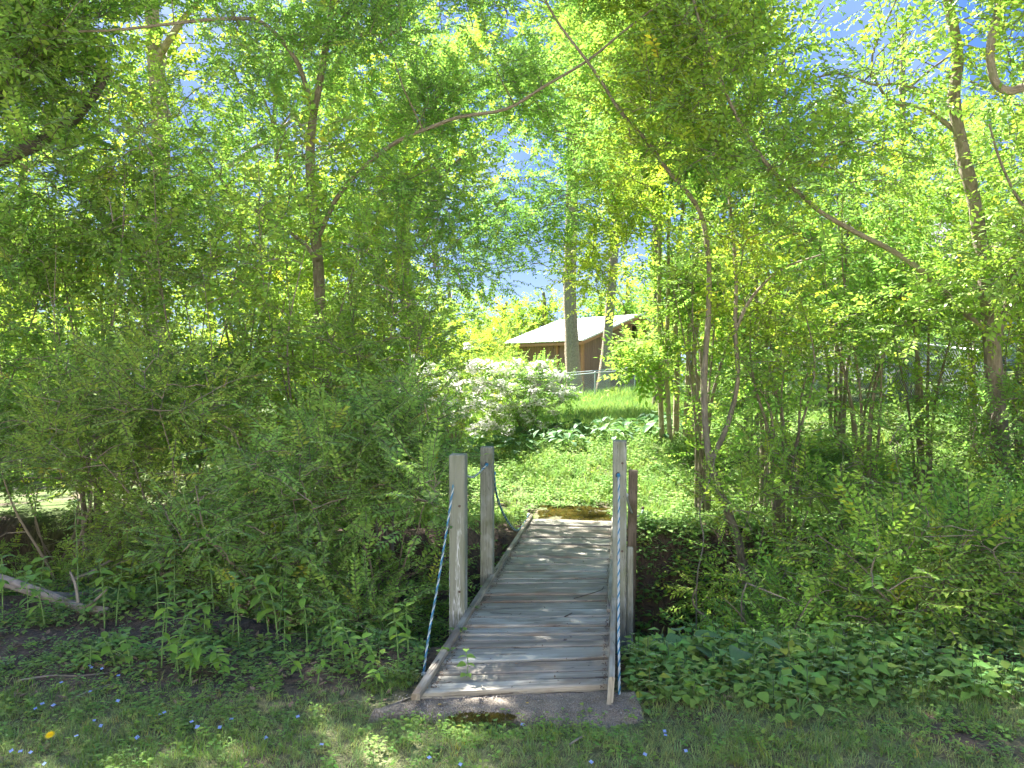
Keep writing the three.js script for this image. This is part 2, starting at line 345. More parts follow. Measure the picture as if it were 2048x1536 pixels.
for (const [po, rows, d] of [[pA, [1010, 1180], 4.97], [pC, [925, 1100], 5.2]]) for (const row of rows) { const b = mesh('bolt_head', new THREE.CylinderGeometry(0.008, 0.009, 0.006, 6), ironMat, po.p); b.rotation.x = Math.PI / 2; b.position.set(0.018, at(0, row, d).y - po.p.position.y, po.dp / 2 + 0.002); }

// ───────────────────────── ropes: three twisted strands ─────────────────────────
const ropeBlue = new THREE.MeshStandardMaterial({ color: new THREE.Color().setRGB(0.03, 0.19, 0.32), roughness: 0.7 });
const ropePale = new THREE.MeshStandardMaterial({ color: new THREE.Color().setRGB(0.46, 0.50, 0.48), roughness: 0.8 });
const ropeTeal = new THREE.MeshStandardMaterial({ color: new THREE.Color().setRGB(0.13, 0.22, 0.24), roughness: 0.8 });
function rope(pts, r, label, cols = [ropeBlue, ropePale, ropePale], pitch = 0.085, knots = [0, 1]) {
  const o = pts[pts.length - 1].clone(), g = base('rope', o, label, 'rope', 'ropes of the footbridge handrail');
  const path = new THREE.CatmullRomCurve3(pts, false, 'centripetal'), L = path.getLength(), n = Math.ceil(L / pitch * 12);
  const mid = path.getSpacedPoints(n), fr = [];
  let ref = V(1, 0, 0);
  for (let k = 0; k <= n; k++) {
    const t = mid[Math.min(n, k + 1)].clone().sub(mid[Math.max(0, k - 1)]).normalize();
    const a = ref.clone().addScaledVector(t, -ref.dot(t)).normalize(); ref = a; fr.push([a, t.clone().cross(a)]);
  }
  cols.forEach((m, s) => {
    const q = mid.map((p, k) => { const a = k / 12 * 2 * Math.PI + s * 2 * Math.PI / 3; return p.clone().sub(o).addScaledVector(fr[k][0], Math.cos(a) * r * 0.54).addScaledVector(fr[k][1], Math.sin(a) * r * 0.54); });
    mesh('strand', new Acc().tube(q, r * 0.56, 6).geo(), m, g);
  });
  for (const e of knots) { // an overhand knot: a few tight turns round the rope
    const c = mid[e ? n : 0].clone().sub(o), t = mid[e ? n - 3 : 3].clone().sub(o).sub(c).normalize(), a = fr[e ? n : 0][0], b = fr[e ? n : 0][1], kp = [];
    for (let k = 0; k <= 26; k++) { const w = k / 26 * 4 * Math.PI, q = r * 1.25; kp.push(c.clone().addScaledVector(t, r * (0.5 + k / 26 * 2.4)).addScaledVector(a, Math.cos(w) * q).addScaledVector(b, Math.sin(w) * q)); }
    mesh('knot', new Acc().tube(kp, r * 0.7, 6).geo(), cols[e ? 1 : 0], g);
  }
  return g;
}
rope([at(908, 962, 4.94), at(904, 988, 4.9), at(894, 1055, 4.78), at(874, 1178, 4.55), at(857, 1272, 4.32), V((846 - 1024) / FOCAL * 4.13, landY(-0.48, -4.13) + 0.005, -4.13)], 0.007, 'faded blue and white rope running from the lichened post down to the soil', [ropeBlue, ropePale, ropeTeal]);
rope([at(974, 929, 5.89), at(966, 938, 5.8), at(945, 955, 5.35), at(930, 950, 5.06)], 0.007, 'short blue rope slung between the lichened post and the slim post');
rope([at(987, 945, 6.0), at(992, 985, 6.3), at(1003, 1020, 6.7), at(1020, 1050, 7.2), at(1033, 1062, 7.6), at(1046, 1052, 8.0), at(1053, 1038, 8.35), at(1058, 1029, 8.5)], 0.0095, 'pale blue rope sagging from the slim post to the far bank', [ropeBlue, ropePale, ropeBlue]);
rope([at(1237, 948, 5.14), at(1238, 985, 5.06), at(1238, 1060, 4.85), at(1238, 1150, 4.55), at(1238, 1260, 4.2), at(1239, 1340, 3.93), V((1239.5 - 1024) / FOCAL * 3.76, landY(0.52, -3.76) + 0.004, -3.76)], 0.0068, 'blue and white striped rope in front of the tallest post');
rope([at(1253, 990, 5.3), at(1258, 1010, 5.9), at(1266, 1028, 6.8), at(1276, 1033, 7.6), at(1284, 1026, 8.1), at(1286, 1022, 8.2)], 0.0075, 'thin pale blue rope end hanging beside the dark brown post', [ropePale, ropePale, ropeTeal]);
for (const [u, v, d, l] of [[1059, 1026, 8.52, 'rusty stake holding the sagging rope at the far bank'], [1287, 1021, 8.22, 'rusty stake holding the rope end beside the brown post']]) {
  const c = at(u, v, d), g = landY(c.x, c.z), o = base('iron_stake', V(c.x, g - 0.1, c.z), l, 'stake');
  mesh('rod', new Acc().tube([V(0, 0, 0), V(0.004, (c.y - g + 0.1) * 0.5, 0), V(-0.004, c.y - g + 0.12, 0.005)], 0.011, 6).geo(), brownPost, o);
  mesh('knob', new THREE.SphereGeometry(0.018, 8, 6), brownPost, o).position.set(-0.004, c.y - g + 0.125, 0.005);
}

// ───────────────────────── concrete apron at the near end ─────────────────────────
{
  const A = new Acc(), nx = 46, nd = 9;
  for (let j = 0; j <= nd; j++) for (let i = 0; i <= nx; i++) {
    const t = i / nx, s = j / nd, x = lerp(-0.68, 0.64, t);
    const farD = 3.735 + 0.1 * smooth(0, 1, t) - 0.10 * smooth(0.2, 0, t), nearD = 3.52 + 0.05 * Math.sin(t * 5) + 0.07 * fbm(x * 5, 1, 1, 4) + 0.08 * smooth(0.25, 0, t) + 0.1 * smooth(0.8, 1, t);
    const d = lerp(nearD, farD, s);
    const y = -0.012 + 0.034 * smooth(0, 0.5, s) + 0.007 * nz(x * 9, d * 9, 3) + 0.005 * nz(x * 23, d * 23, 7) - (j === 0 || i === 0 || i === nx ? 0.05 : 0);
    A.vert(x, y, -d, x, d);
  }
  for (let j = 1; j <= nd; j++) for (let i = 1; i <= nx; i++) { const a = (j - 1) * (nx + 1) + i - 1; A.quad(a, a + 1, a + nx + 2, a + nx + 1); }
  const g = A.geo(); g.deleteAttribute('color');
  tag(mesh('concrete_slab', g, concreteMat, scene), 'crumbling concrete slab at the start of the footbridge', 'slab', null, 'structure');
}

// ───────────────────────── leaf geometry ─────────────────────────
function addLeaf(A, o, dir, up, L, W, col, curl = 0.18, fold = 0.12, fine = false) {
  const side = V(0, 0, 0).crossVectors(dir, up).normalize(), n = V(0, 0, 0).crossVectors(side, dir).normalize();
  const p = (s, f, l) => A.vert(o.x + side.x * s + n.x * f + dir.x * l, o.y + side.y * s + n.y * f + dir.y * l, o.z + side.z * s + n.z * f + dir.z * l, s, l, col);
  if (!fine) {
    const a = p(0, 0, 0), b = p(-W / 2, fold * W, 0.42 * L), c = p(0, -0.02 * L, 0.5 * L), d = p(W / 2, fold * W, 0.42 * L), e = p(0, -curl * L, L);
    A.tri(a, b, c); A.tri(a, c, d); A.tri(b, e, c); A.tri(c, e, d);
    return;
  }
  const rows = [[0, 0], [0.10, 0.55], [0.28, 0.95], [0.45, 1], [0.62, 0.86], [0.8, 0.5], [1, 0]];
  let prev = null;
  rows.forEach(([t, w]) => {
    const drop = -curl * L * t * t, rip = fold * W * w;
    const cur = [p(-W / 2 * w, rip + drop, t * L), p(0, drop, t * L), p(W / 2 * w, rip + drop, t * L)];
    if (prev) { A.quad(prev[0], prev[1], cur[1], cur[0]); A.quad(prev[1], prev[2], cur[2], cur[1]); }
    prev = cur;
  });
}
// a twig of length 1 along +z with n leaves lying near the xz plane
function sprayGeo(n, L, W, opposite, col, var_ = 0.16, tilt = 0.5, stem = [0.16, 0.13, 0.08]) {
  const A = new Acc();
  const pts = [V(0, 0, 0), V(0.02, 0.01, 0.35), V(-0.015, 0.0, 0.7), V(0, -0.03, 1)];
  A.tube(pts, (t) => 0.011 - 0.007 * t, 3, stem, 0, false);
  for (let k = 0; k < n; k++) {
    const t = k === n - 1 ? 1 : (opposite ? Math.floor(k / 2) * 2 + 1 : k + 0.6) / n * 0.97, s = k % 2 ? 1 : -1;
    const o = V(rr(-0.01, 0.01), rr(-0.01, 0.01) - 0.03 * t * t, t);
    const ang = k === n - 1 ? rr(-0.2, 0.2) : s * rr(0.75, 1.25), el = rr(-0.35, 0.35);
    const dir = V(Math.sin(ang) * Math.cos(el), Math.sin(el), Math.cos(ang) * Math.cos(el));
    const up = V(rr(-tilt, tilt), 1, rr(-tilt, tilt)).normalize();
    const f = 1 + rr(-var_, var_), y = rr(-0.06, 0.06);
    addLeaf(A, o, dir, up, L * rr(0.72, 1.15), W * rr(0.8, 1.15), [col[0] * f * (1 + y * 2), col[1] * f * (1 + y * 0.3), col[2] * f], rr(0.05, 0.3), rr(0.02, 0.2));
  }
  return A.geo();
}
const GREEN = { cool: [0.265, 0.43, 0.08], mid: [0.255, 0.425, 0.062], warm: [0.27, 0.42, 0.045] };
const SPRAY = {
  privet: [sprayGeo(19, 0.17, 0.075, true, GREEN.cool), sprayGeo(17, 0.19, 0.08, false, GREEN.cool)],
  hedge: [sprayGeo(17, 0.19, 0.085, true, GREEN.mid), sprayGeo(15, 0.21, 0.09, false, GREEN.mid)],
  broad: [sprayGeo(10, 0.27, 0.13, false, GREEN.mid), sprayGeo(9, 0.3, 0.14, false, GREEN.mid)],
  warm: [sprayGeo(11, 0.25, 0.12, false, GREEN.warm), sprayGeo(13, 0.22, 0.11, false, GREEN.warm)],
  bank: [sprayGeo(17, 0.18, 0.08, true, [0.26, 0.43, 0.07]), sprayGeo(13, 0.23, 0.1, false, [0.25, 0.43, 0.06])],
  far: [sprayGeo(12, 0.26, 0.15, false, GREEN.warm, 0.22, 0.8), sprayGeo(10, 0.3, 0.17, false, GREEN.warm, 0.22, 0.8)],
};
const _m = new THREE.Matrix4(), _q = new THREE.Quaternion(), _s = V(1, 1, 1);
function place(p, dir, size, roll, upBias = 1) { // matrix whose z runs along dir and whose y keeps near up
  const z = dir.clone().normalize(), x = V(0, upBias, 0).add(V(rr(-roll, roll), rr(-roll, roll) * 0.5, rr(-roll, roll))).cross(z).normalize(), y = z.clone().cross(x);
  return new THREE.Matrix4().makeBasis(x, y, z).scale(_s.set(size, size, size)).setPosition(p);
}
const tint = (v = 0.14, yellow = 0.06) => { const f = 1 + rr(-v, v), y = rr(-yellow, yellow) + (rnd() < 0.02 ? 0.35 : 0); return new THREE.Color().setRGB(f * (1 + 1.6 * y), f * (1 + 0.25 * y), f * (1 - 0.6 * y)); };

// the walk and the sight line down the garden are kept clear of growth
const openWay = (p) => {
  const d = -p.z;
  if (d < 1.2) return true;
  if (d < 4.4 && p.y < 3 && Math.abs(p.x - 0.05) < 1.1) return true;
  if (d > 4.3 && d < 6.4 && p.y < 1.4 && p.x > edgeL(d) - (d < 5 ? 0.17 : 0.25) && p.x < edgeR(d) + 0.2) return true;
  const xc = 0.096 * d, hw = (d < 9 ? 0.40 : 0.55) + 0.040 * d;
  return p.y < 1.6 + 0.066 * d && p.x > xc - hw && p.x < xc + hw * 0.98;
};
// Grow one woody plant. stems: [{pts, r0, r1, name}], blobs: [{c, r, n}] regions filled with leafy twigs.
function grow(name, label, category, group, o) {
  const root = base(name, o.stems[0].pts[0].clone(), label, category, group), off = root.position;
  const nodes = [];
  o.stems.forEach((s, k) => {
    const n = Math.max(6, s.pts.length * 4), q = curve(s.pts, n), seg = s.r0 > 0.1 ? 14 : s.r0 > 0.03 ? 9 : 6;
    const g = new Acc().tube(q.map((p) => p.clone().sub(off)), (t) => lerp(s.r0, s.r1, Math.pow(t, 0.8)) * (s.flare && t < 0.12 ? 1 + s.flare * Math.pow(1 - t / 0.12, 2) : 1), seg, [1, 1, 1], s.r0 > 0.05 ? 0.22 : 0.12).geo();
    g.deleteAttribute('color');
    mesh(s.name ?? (k ? 'branch' : 'trunk'), g, o.bark ?? BARK.grey, root);
    q.forEach((p, i) => { if (i / n > (s.bare ?? 0.2)) nodes.push(p); });
  });
  const hue = rr(-0.12, 0.12), own = new THREE.Color().setRGB(1 + hue, 1 + hue * 0.15, 1 - hue * 1.2);
  const tw = new Acc(), items = [[], []], pts = [];
  for (const b of o.blobs) for (let k = 0; k < b.n * (o.fine ?? 1); k++) {
    let p, tries = 0;
    do {
      const a = V(gauss(), gauss(), gauss()); a.normalize().multiplyScalar(Math.pow(rnd(), b.hollow ?? 0.5));
      p = V(b.c.x + a.x * b.r[0], b.c.y + a.y * b.r[1], b.c.z + a.z * b.r[2]);
    } while (++tries < 12 && (nz(p.x * (o.gapF ?? 0.9) + 5, p.y * (o.gapF ?? 0.9), p.z * 0.6) < (o.gap ?? -0.12) || (!o.free && openWay(p)) || p.y < landY(p.x, p.z) + 0.06));
    if (tries < 12) pts.push([p, b]);
  }
  const near = (p) => { let best = null, bd = 1e9; for (const q of nodes) { const dx = q.x - p.x, dy = (q.y - p.y) * (q.y > p.y ? 1.7 : 1), dz = q.z - p.z, e = dx * dx + dy * dy + dz * dz; if (e < bd) { bd = e; best = q; } } return [best, Math.sqrt(bd)]; };
  pts.forEach((e) => { e.d = near(e[0])[1]; }); pts.sort((a, b) => a.d - b.d);
  const S = o.spray ?? SPRAY.hedge, K = o.k ?? 12, size = (o.size ?? 0.26) * rr(0.9, 1.15), spread = o.spread ?? 0.16;
  for (const [p, b] of pts) {
    const [q, dist] = near(p);
    const m1 = q.clone().lerp(p, 0.4).add(V(gauss() * 0.06 * dist, 0.10 * dist + gauss() * 0.05 * dist, gauss() * 0.06 * dist)), m2 = q.clone().lerp(p, 0.75).add(V(gauss() * 0.05 * dist, 0.08 * dist, gauss() * 0.05 * dist));
    const r0 = Math.min(o.twig ?? 0.016, 0.0035 + 0.008 * dist);
    const line = [q, m1, m2, p];
    if (!line.slice(1).some((w) => !o.free && openWay(w))) tw.tube(line.map((w) => w.clone().sub(off)), (t) => r0 * (1 - 0.75 * t), 4, [1, 1, 1], 0, false);
    nodes.push(m2, p); if (dist > 0.6) nodes.push(m1);
    const out = p.clone().sub(q).normalize();
    for (let k = 0; k < K; k++) {
      const w = rnd() < 0.35 ? line[1].clone().lerp(p, rnd()) : p.clone();
      const dd = V(gauss(), gauss() * 0.7, gauss()); w.addScaledVector(dd, spread);
      const dir = dd.clone().multiplyScalar(1.1).addScaledVector(out, 0.6).add(V(0, o.lift ?? 0.1, 0));
      if (w.y < landY(w.x, w.z) + 0.03 || (!o.free && openWay(w))) continue;
      const sz = size * rr(0.65, 1.4);
      items[rnd() < 0.5 ? 0 : 1].push([place(w.sub(off), dir, sz, o.roll ?? 0.7), tint(o.var ?? 0.16, o.yellow ?? 0.07).multiply(own)]);
    }
  }
  root.tips = pts.map((e) => e[0]);
  if (o.shoots) { // bare, bleached shoots that stand out of the leaves
    const sh = new Acc();
    for (let k = 0; k < o.shoots; k++) {
      const q = pts[Math.floor(rnd() * pts.length)][0], a = rr(0, 6.283), l = rr(0.3, 0.8), e = rr(-0.2, 0.8), v = [q];
      for (let j = 1; j <= 5; j++) v.push(q.clone().add(V(Math.cos(a) * l * j / 5 + gauss() * 0.02, l * e * j / 5 - 0.25 * l * (j / 5) ** 2 + gauss() * 0.015, Math.sin(a) * l * j / 5 + gauss() * 0.02)));
      if (!v.some((w) => openWay(w) || w.y < landY(w.x, w.z) + 0.05)) sh.tube(v.map((w) => w.clone().sub(off)), (t) => 0.0042 - 0.003 * t, 4, [1, 1, 1], 0, false);
    }
    if (sh.i.length) { const g = sh.geo(); g.deleteAttribute('color'); mesh('bare_shoots', g, deadMat, root, 'stuff'); }
  }
  if (tw.i.length) { const g = tw.geo(); g.deleteAttribute('color'); mesh('twigs', g, o.bark ?? twigMat, root, 'stuff'); }
  items.forEach((it, k) => { if (it.length) instances(o.crown ?? 'crown', S[k], o.mat ?? LEAF, it, root); });
  return root;
}
const line = (d, ...uv) => uv.map(([u, v, dd]) => at(u, v, dd ?? d));
const blob = (u, v, d, rx, ry, rz, n, hollow) => ({ c: at(u, v, d), r: [rx, ry, rz], n, hollow });
const grounded = (p) => { p.y = landY(p.x, p.z) - 0.05; return p; };

// ───────────────────────── trees of the hedge ─────────────────────────
{ // slim grey tree, forked high, with the long limb over the walk
  const b = grounded(at(672, 1000, 8.4));
  grow('hedge_tree', 'slim grey-barked tree forking high above the dense hedge, one long limb over the walk', 'tree', 'trees of the overgrown hedge', {
    stems: [{ pts: [b, ...line(8.3, [658, 850], [645, 680], [636, 520], [626, 400], [621, 320], [627, 240], [640, 170], [655, 90], [668, 0, 8.2], [700, -140, 8.0])], r0: 0.08, r1: 0.026, flare: 0.5, bare: 0.35 },
      { pts: line(8.2, [640, 470], [676, 395, 8.1], [735, 330, 7.9], [796, 284, 7.8], [871, 253, 7.7], [919, 236, 7.6], [1015, 219, 7.5], [1090, 174, 7.4], [1176, 123, 7.3], [1244, 68, 7.2], [1313, 14, 7.1], [1400, -70, 7.0]), r0: 0.029, r1: 0.009 },
      { pts: line(8.2, [627, 240], [606, 150, 8.1], [585, 109, 8.0], [526, 48, 7.8], [455, 41, 7.6], [328, 53, 7.4], [239, 63, 7.3], [130, 67, 7.1]), r0: 0.03, r1: 0.012 },
      { pts: line(8.2, [655, 90], [690, 40, 8.3], [740, -40, 8.5], [800, -140, 8.6]), r0: 0.04, r1: 0.015 },
      { pts: line(8.2, [636, 520], [600, 480, 8.4], [540, 440, 8.5], [470, 390, 8.5], [400, 300, 8.6]), r0: 0.03, r1: 0.01 }],
    blobs: [blob(640, -40, 8.2, 1.9, 1.3, 1.5, 80), blob(1000, 60, 7.6, 1.8, 0.9, 1.1, 140), blob(830, 120, 8, 0.8, 0.8, 0.8, 45), blob(380, 120, 7.8, 1.9, 1.2, 1.1, 75), blob(860, 330, 7.9, 1.0, 0.7, 0.9, 45), blob(520, 420, 8.6, 1.2, 1.0, 0.9, 45), blob(1000, 460, 8.8, 0.8, 0.75, 0.7, 38), blob(890, 560, 9.2, 0.6, 0.5, 0.6, 26), blob(1085, 330, 8.6, 0.9, 0.8, 0.7, 36), blob(760, 200, 8.4, 1.0, 0.9, 0.9, 45), { c: V(-1.8, 7.6, -8.4), r: [2.4, 1.3, 1.9], n: 210 }, { c: V(-2.0, 6.5, -11.0), r: [1.6, 1.2, 1.1], n: 75 }, { c: V(-2.3, 6.2, -7.3), r: [1.6, 0.7, 0.9], n: 120 }, { c: V(0.2, 7.2, -7.9), r: [1.9, 1.1, 1.5], n: 90 }],  // high crown regions, partly out of view, placed to shade deck and near lawn
    spray: SPRAY.hedge, k: 5, fine: 2, spread: 0.24, size: 0.26, bark: BARK.grey, gap: -0.02 });
}
{ // right-hand boundary tree with the sweeping limb
  const b = grounded(at(2020, 1150, 7.2));
  grow('hedge_tree', 'grey tree whose sweeping limb arches back towards the walk, clothed in young leaves', 'tree', 'trees of the overgrown hedge', {
    stems: [{ pts: [b, ...line(7.2, [2004, 950], [1992, 800], [1984, 700], [1972, 580], [1956, 470], [1940, 380], [1915, 270], [1904, 200], [1912, 120], [1892, 10], [1860, -140])], r0: 0.09, r1: 0.042, flare: 0.4, bare: 0.4 },
      { pts: line(7.2, [1980, 670], [1930, 625], [1900, 597], [1830, 533], [1775, 497], [1720, 470], [1640, 425], [1600, 390, 7.1], [1560, 360, 7.0], [1500, 285, 6.9], [1455, 200, 6.8], [1425, 120, 6.7], [1395, 40, 6.6], [1370, -60, 6.5]), r0: 0.034, r1: 0.011 },
      { pts: line(7.2, [1912, 130], [1860, 190, 7.0], [1800, 170, 6.9], [1745, 172, 6.8], [1680, 150, 6.7], [1600, 165, 6.6]), r0: 0.02, r1: 0.007 },
      { pts: line(7.2, [1915, 270], [1870, 235, 7.3], [1830, 215, 7.3], [1780, 205, 7.4], [1740, 130, 7.4], [1790, 0, 7.3]), r0: 0.025, r1: 0.008 },
      { pts: line(7.2, [1985, 700], [2010, 620], [2035, 500], [2060, 380]), r0: 0.04, r1: 0.015 }],
    blobs: [blob(1560, 80, 6.8, 1.3, 0.9, 1.0, 62), blob(1480, 330, 7.0, 0.8, 0.8, 0.8, 28), blob(1680, 280, 7.0, 0.7, 0.8, 0.9, 24), blob(1900, -120, 7.3, 1.5, 0.9, 1.3, 40), blob(1980, 420, 7.4, 0.6, 0.9, 0.9, 28), blob(1750, 560, 7.2, 0.9, 0.5, 0.7, 30)],
    spray: SPRAY.warm, k: 5, fine: 2, spread: 0.28, size: 0.22, bark: BARK.grey, gap: 0.0, mat: GLOSSY });
}
{ // tree outside the frame whose limb dips in as a hook
  const b = grounded(at(2230, 1250, 6.4));
  grow('hedge_tree', 'tree with a smooth limb that dips down and hooks up again beside the sweeping limb', 'tree', 'trees of the overgrown hedge', {
    stems: [{ pts: [b, ...line(6.4, [2210, 900], [2190, 600], [2170, 380], [2175, 150], [2190, -150])], r0: 0.12, r1: 0.06, flare: 0.4, bare: 0.5 },
      { pts: line(6.4, [2172, 330], [2120, 210], [2060, 176], [2015, 184], [1990, 172], [1977, 130], [1978, 80], [1990, 30], [2003, -20], [2010, -120]), r0: 0.04, r1: 0.028 },
      { pts: line(6.4, [2170, 380], [2100, 450], [2050, 420], [2000, 330], [1975, 250]), r0: 0.025, r1: 0.008 }],
    blobs: [blob(2090, 40, 6.5, 0.8, 0.9, 0.9, 24), blob(2080, 480, 6.4, 0.6, 0.8, 0.8, 34), blob(2150, -150, 6.4, 1.2, 0.8, 1.2, 50)],
    spray: SPRAY.warm, k: 5, fine: 2, spread: 0.28, size: 0.24, bark: BARK.grey, gap: -0.05, mat: GLOSSY });
}
{ // leaning tree by the ditch
  const b = grounded(at(1512, 1190, 6.9));
  grow('hedge_tree', 'leaning dark-based tree on the ditch bank, its arching stem crossing high over the walk', 'tree', 'trees of the overgrown hedge', {
    stems: [{ pts: [b, ...line(7, [1480, 1090], [1456, 1025], [1438, 974], [1421, 925], [1411, 850, 7.2], [1409, 745, 7.4], [1417, 620, 7.5], [1415, 500, 7.5], [1397, 420, 7.5], [1335, 342, 7.4], [1289, 280, 7.4], [1241, 226, 7.3], [1205, 170, 7.3], [1175, 127, 7.2], [1110, 40, 7.2], [1060, -60, 7.1])], r0: 0.044, r1: 0.01, bare: 0.35 },
      { pts: line(7.4, [1421, 925, 7.0], [1455, 850, 7.3], [1475, 765], [1470, 662], [1472, 560], [1462, 450], [1450, 340], [1420, 250], [1400, 120], [1390, -40]), r0: 0.028, r1: 0.01 },
      { pts: line(7.4, [1470, 662], [1500, 600], [1560, 540], [1640, 510]), r0: 0.022, r1: 0.008 }],
    blobs: [blob(1200, 20, 7.2, 1.1, 0.6, 0.9, 60), blob(1320, 200, 7.3, 0.9, 0.8, 0.8, 45), blob(1480, 480, 7.5, 0.8, 0.7, 0.7, 26), blob(1420, -20, 7.2, 1.2, 0.8, 1.1, 42), blob(1560, 640, 7.6, 0.7, 0.6, 0.7, 26), blob(1235, 420, 8.8, 0.55, 0.6, 0.6, 40), blob(1180, 545, 9.4, 0.4, 0.35, 0.5, 20)],
    spray: SPRAY.warm, k: 5, fine: 2, spread: 0.28, size: 0.21, bark: BARK.grey, gap: -0.02 });
}
{ // big dark tree mostly beyond the frame
  const b = grounded(at(-230, 1200, 8));
  grow('broad_tree', 'big dark-limbed tree whose heavy limbs reach in above the dense hedge', 'tree', 'trees of the overgrown hedge', {
    stems: [{ pts: [b, ...line(8, [-220, 800], [-200, 500], [-170, 300], [-110, 100], [-60, -120])], r0: 0.26, r1: 0.14, flare: 0.4, bare: 0.5 },
      { pts: line(8, [-190, 430], [-90, 360], [0, 322], [70, 292], [120, 262], [165, 225], [196, 182], [215, 150]), r0: 0.1, r1: 0.04 },
      { pts: line(8, [-150, 300], [-40, 215], [15, 140], [50, 70], [80, -10], [100, -120]), r0: 0.17, r1: 0.1 }],
    blobs: [blob(80, 150, 7.6, 1.3, 1.2, 1.2, 95), blob(40, -120, 8, 1.9, 1.0, 1.5, 80), blob(120, 420, 8.2, 1.1, 0.8, 0.9, 60), { c: V(-4.8, 8, -9), r: [2.4, 1.6, 2.2], n: 110 }],  // last region lies above the view, placed to shade the near lawn
    spray: SPRAY.hedge, k: 5, fine: 2, spread: 0.24, size: 0.3, bark: BARK.dark, gap: -0.05 });
}
// clump of pale upright stems at the lawn edge
{
  const b = grounded(at(1350, 860, 11.8)), st = [];
  [[-0.2, 1318, 560, 1322, 380, 1316, 190], [-0.1, 1336, 600, 1338, 420, 1352, 250], [0.02, 1350, 600, 1362, 450, 1380, 280], [0.14, 1380, 640, 1392, 520, 1408, 330], [0.22, 1392, 660, 1425, 520, 1450, 400], [0.3, 1405, 700, 1440, 600, 1490, 470]].forEach(([dx, a, av, c, cv, e, ev], k) => {
    const p = b.clone().add(V(dx, 0, rr(-0.15, 0.15)));
    st.push({ pts: [p, p.clone().lerp(at(a, av, 11.8), 0.5).add(V(rr(-0.04, 0.04), 0, 0)), at(a, av, 11.8), at(c, cv, 11.7), at(e, ev, 11.6), at(e + rr(-40, 40), ev - 150, 11.5)], r0: rr(0.035, 0.06), r1: 0.015, name: 'stem', bare: 0.3 });
  });
  grow('clump_tree', 'clump of slender pale upright stems standing at the lawn edge', 'tree', 'trees of the overgrown hedge', {
    stems: st, blobs: [blob(1350, 330, 11.7, 1.1, 1.3, 1.1, 110), blob(1300, 690, 11.4, 0.34, 0.5, 0.5, 26), blob(1400, 560, 11.8, 0.8, 0.8, 0.8, 60), blob(1330, 100, 11.6, 1.6, 0.9, 1.3, 80)],
    spray: SPRAY.broad, k: 5, fine: 2, spread: 0.24, size: 0.27, bark: BARK.smooth, gap: -0.05, free: true });
}

// ───────────────────────── hedge shrubs ─────────────────────────
function shrub(x, d, h, w, n, o = {}) {
  const b = grounded(V(x, 0, -d)), st = [];
  const ns = o.ns ?? 5;
  for (let k = 0; k < ns; k++) {
    const a = k / ns * 2 * Math.PI + rr(-0.5, 0.5), q = w * rr(0.35, 0.8), hh = h * rr(0.7, 1.0), bo = V(Math.cos(a) * 0.07, 0, Math.sin(a) * 0.07);
    const tip = V(x + Math.cos(a) * q, b.y + hh * 0.9, -d + Math.sin(a) * q * 0.8);
    st.push({ pts: [b.clone().add(bo), b.clone().lerp(tip, 0.33).add(V(-Math.cos(a) * q * 0.15 + rr(-0.05, 0.05), hh * 0.06, rr(-0.06, 0.06))), b.clone().lerp(tip, 0.66).add(V(rr(-0.16, 0.16), hh * 0.08, rr(-0.16, 0.16))), tip], r0: rr(0.012, 0.024) * (o.thick ?? 1), r1: 0.003, name: 'stem', bare: 0.1 });
  }
  const lo = o.lo ?? 0.1;
  return grow(o.name ?? 'privet_shrub', o.label, 'shrub', o.group ?? 'shrubs of the overgrown hedge', {
    stems: st, blobs: [{ c: V(x, b.y + h * (lo + (1 - lo) * 0.55), -d), r: [w, h * (1 - lo) * 0.52, w * (o.deep ?? 0.8)], n: n * (o.dens ?? 1.2), hollow: o.hollow ?? 0.45 }, ...(o.extra ?? [])],
    spray: SPRAY.privet, k: 6, size: 0.21, bark: o.bark ?? twigMat, spread: 0.2, gap: -0.07, gapF: 1.1, shoots: d < 9 ? 16 : 0, ...o.g });
}
const leftLabels = ['dense small-leaved shrub spilling over beside the lichened post', 'shrub of fine feathery foliage rising behind the broad-leaved seedlings', 'full rounded green shrub between the fallen log and the slim grey tree', 'loose arching shrub over the fallen log', 'tall fine-leaved shrub at the end of the fallen log'];
// front row by the ditch, left of the bridge
shrub(-0.98, 5.75, 2.35, 0.72, 150, { label: leftLabels[0], lo: 0.0, extra: [blob(800, 900, 5.6, 0.36, 0.6, 0.4, 60), blob(870, 975, 4.86, 0.14, 0.16, 0.1, 9), blob(770, 1180, 5.0, 0.36, 0.45, 0.35, 50)] });
shrub(-1.75, 5.55, 1.9, 0.85, 170, { label: leftLabels[1], lo: 0.0 });
shrub(-2.75, 6.2, 2.5, 0.95, 170, { label: leftLabels[2], lo: 0.12 });
shrub(-3.75, 6.6, 2.8, 0.95, 130, { label: leftLabels[3], lo: 0.12 });
shrub(-5.75, 7.0, 2.9, 1.0, 120, { label: 'leafy shrub past the end of the fallen log', lo: 0.02 });
shrub(-4.3, 7.3, 2.2, 0.9, 90, { label: 'low shrub in the ditch behind the fallen log', lo: 0.0 });
shrub(-4.85, 6.5, 2.9, 0.95, 130, { label: leftLabels[4], lo: 0.1 });
const behind = [[-1.2, 7.3, 4.2, 0.8, 150, 'shrub with loose top growth behind the lichened post'], [-2.1, 7.6, 5.0, 1.0, 180, 'tall shrub wrapped round the foot of the slim grey tree'], [-3.2, 7.8, 5.4, 1.1, 190, 'tall leafy shrub behind the full rounded shrub'], [-4.3, 7.9, 5.6, 1.15, 190, 'tall leafy shrub under the heavy dark limbs'], [-5.5, 7.8, 5.6, 1.2, 180, 'outermost tall shrub under the heavy dark limbs']];
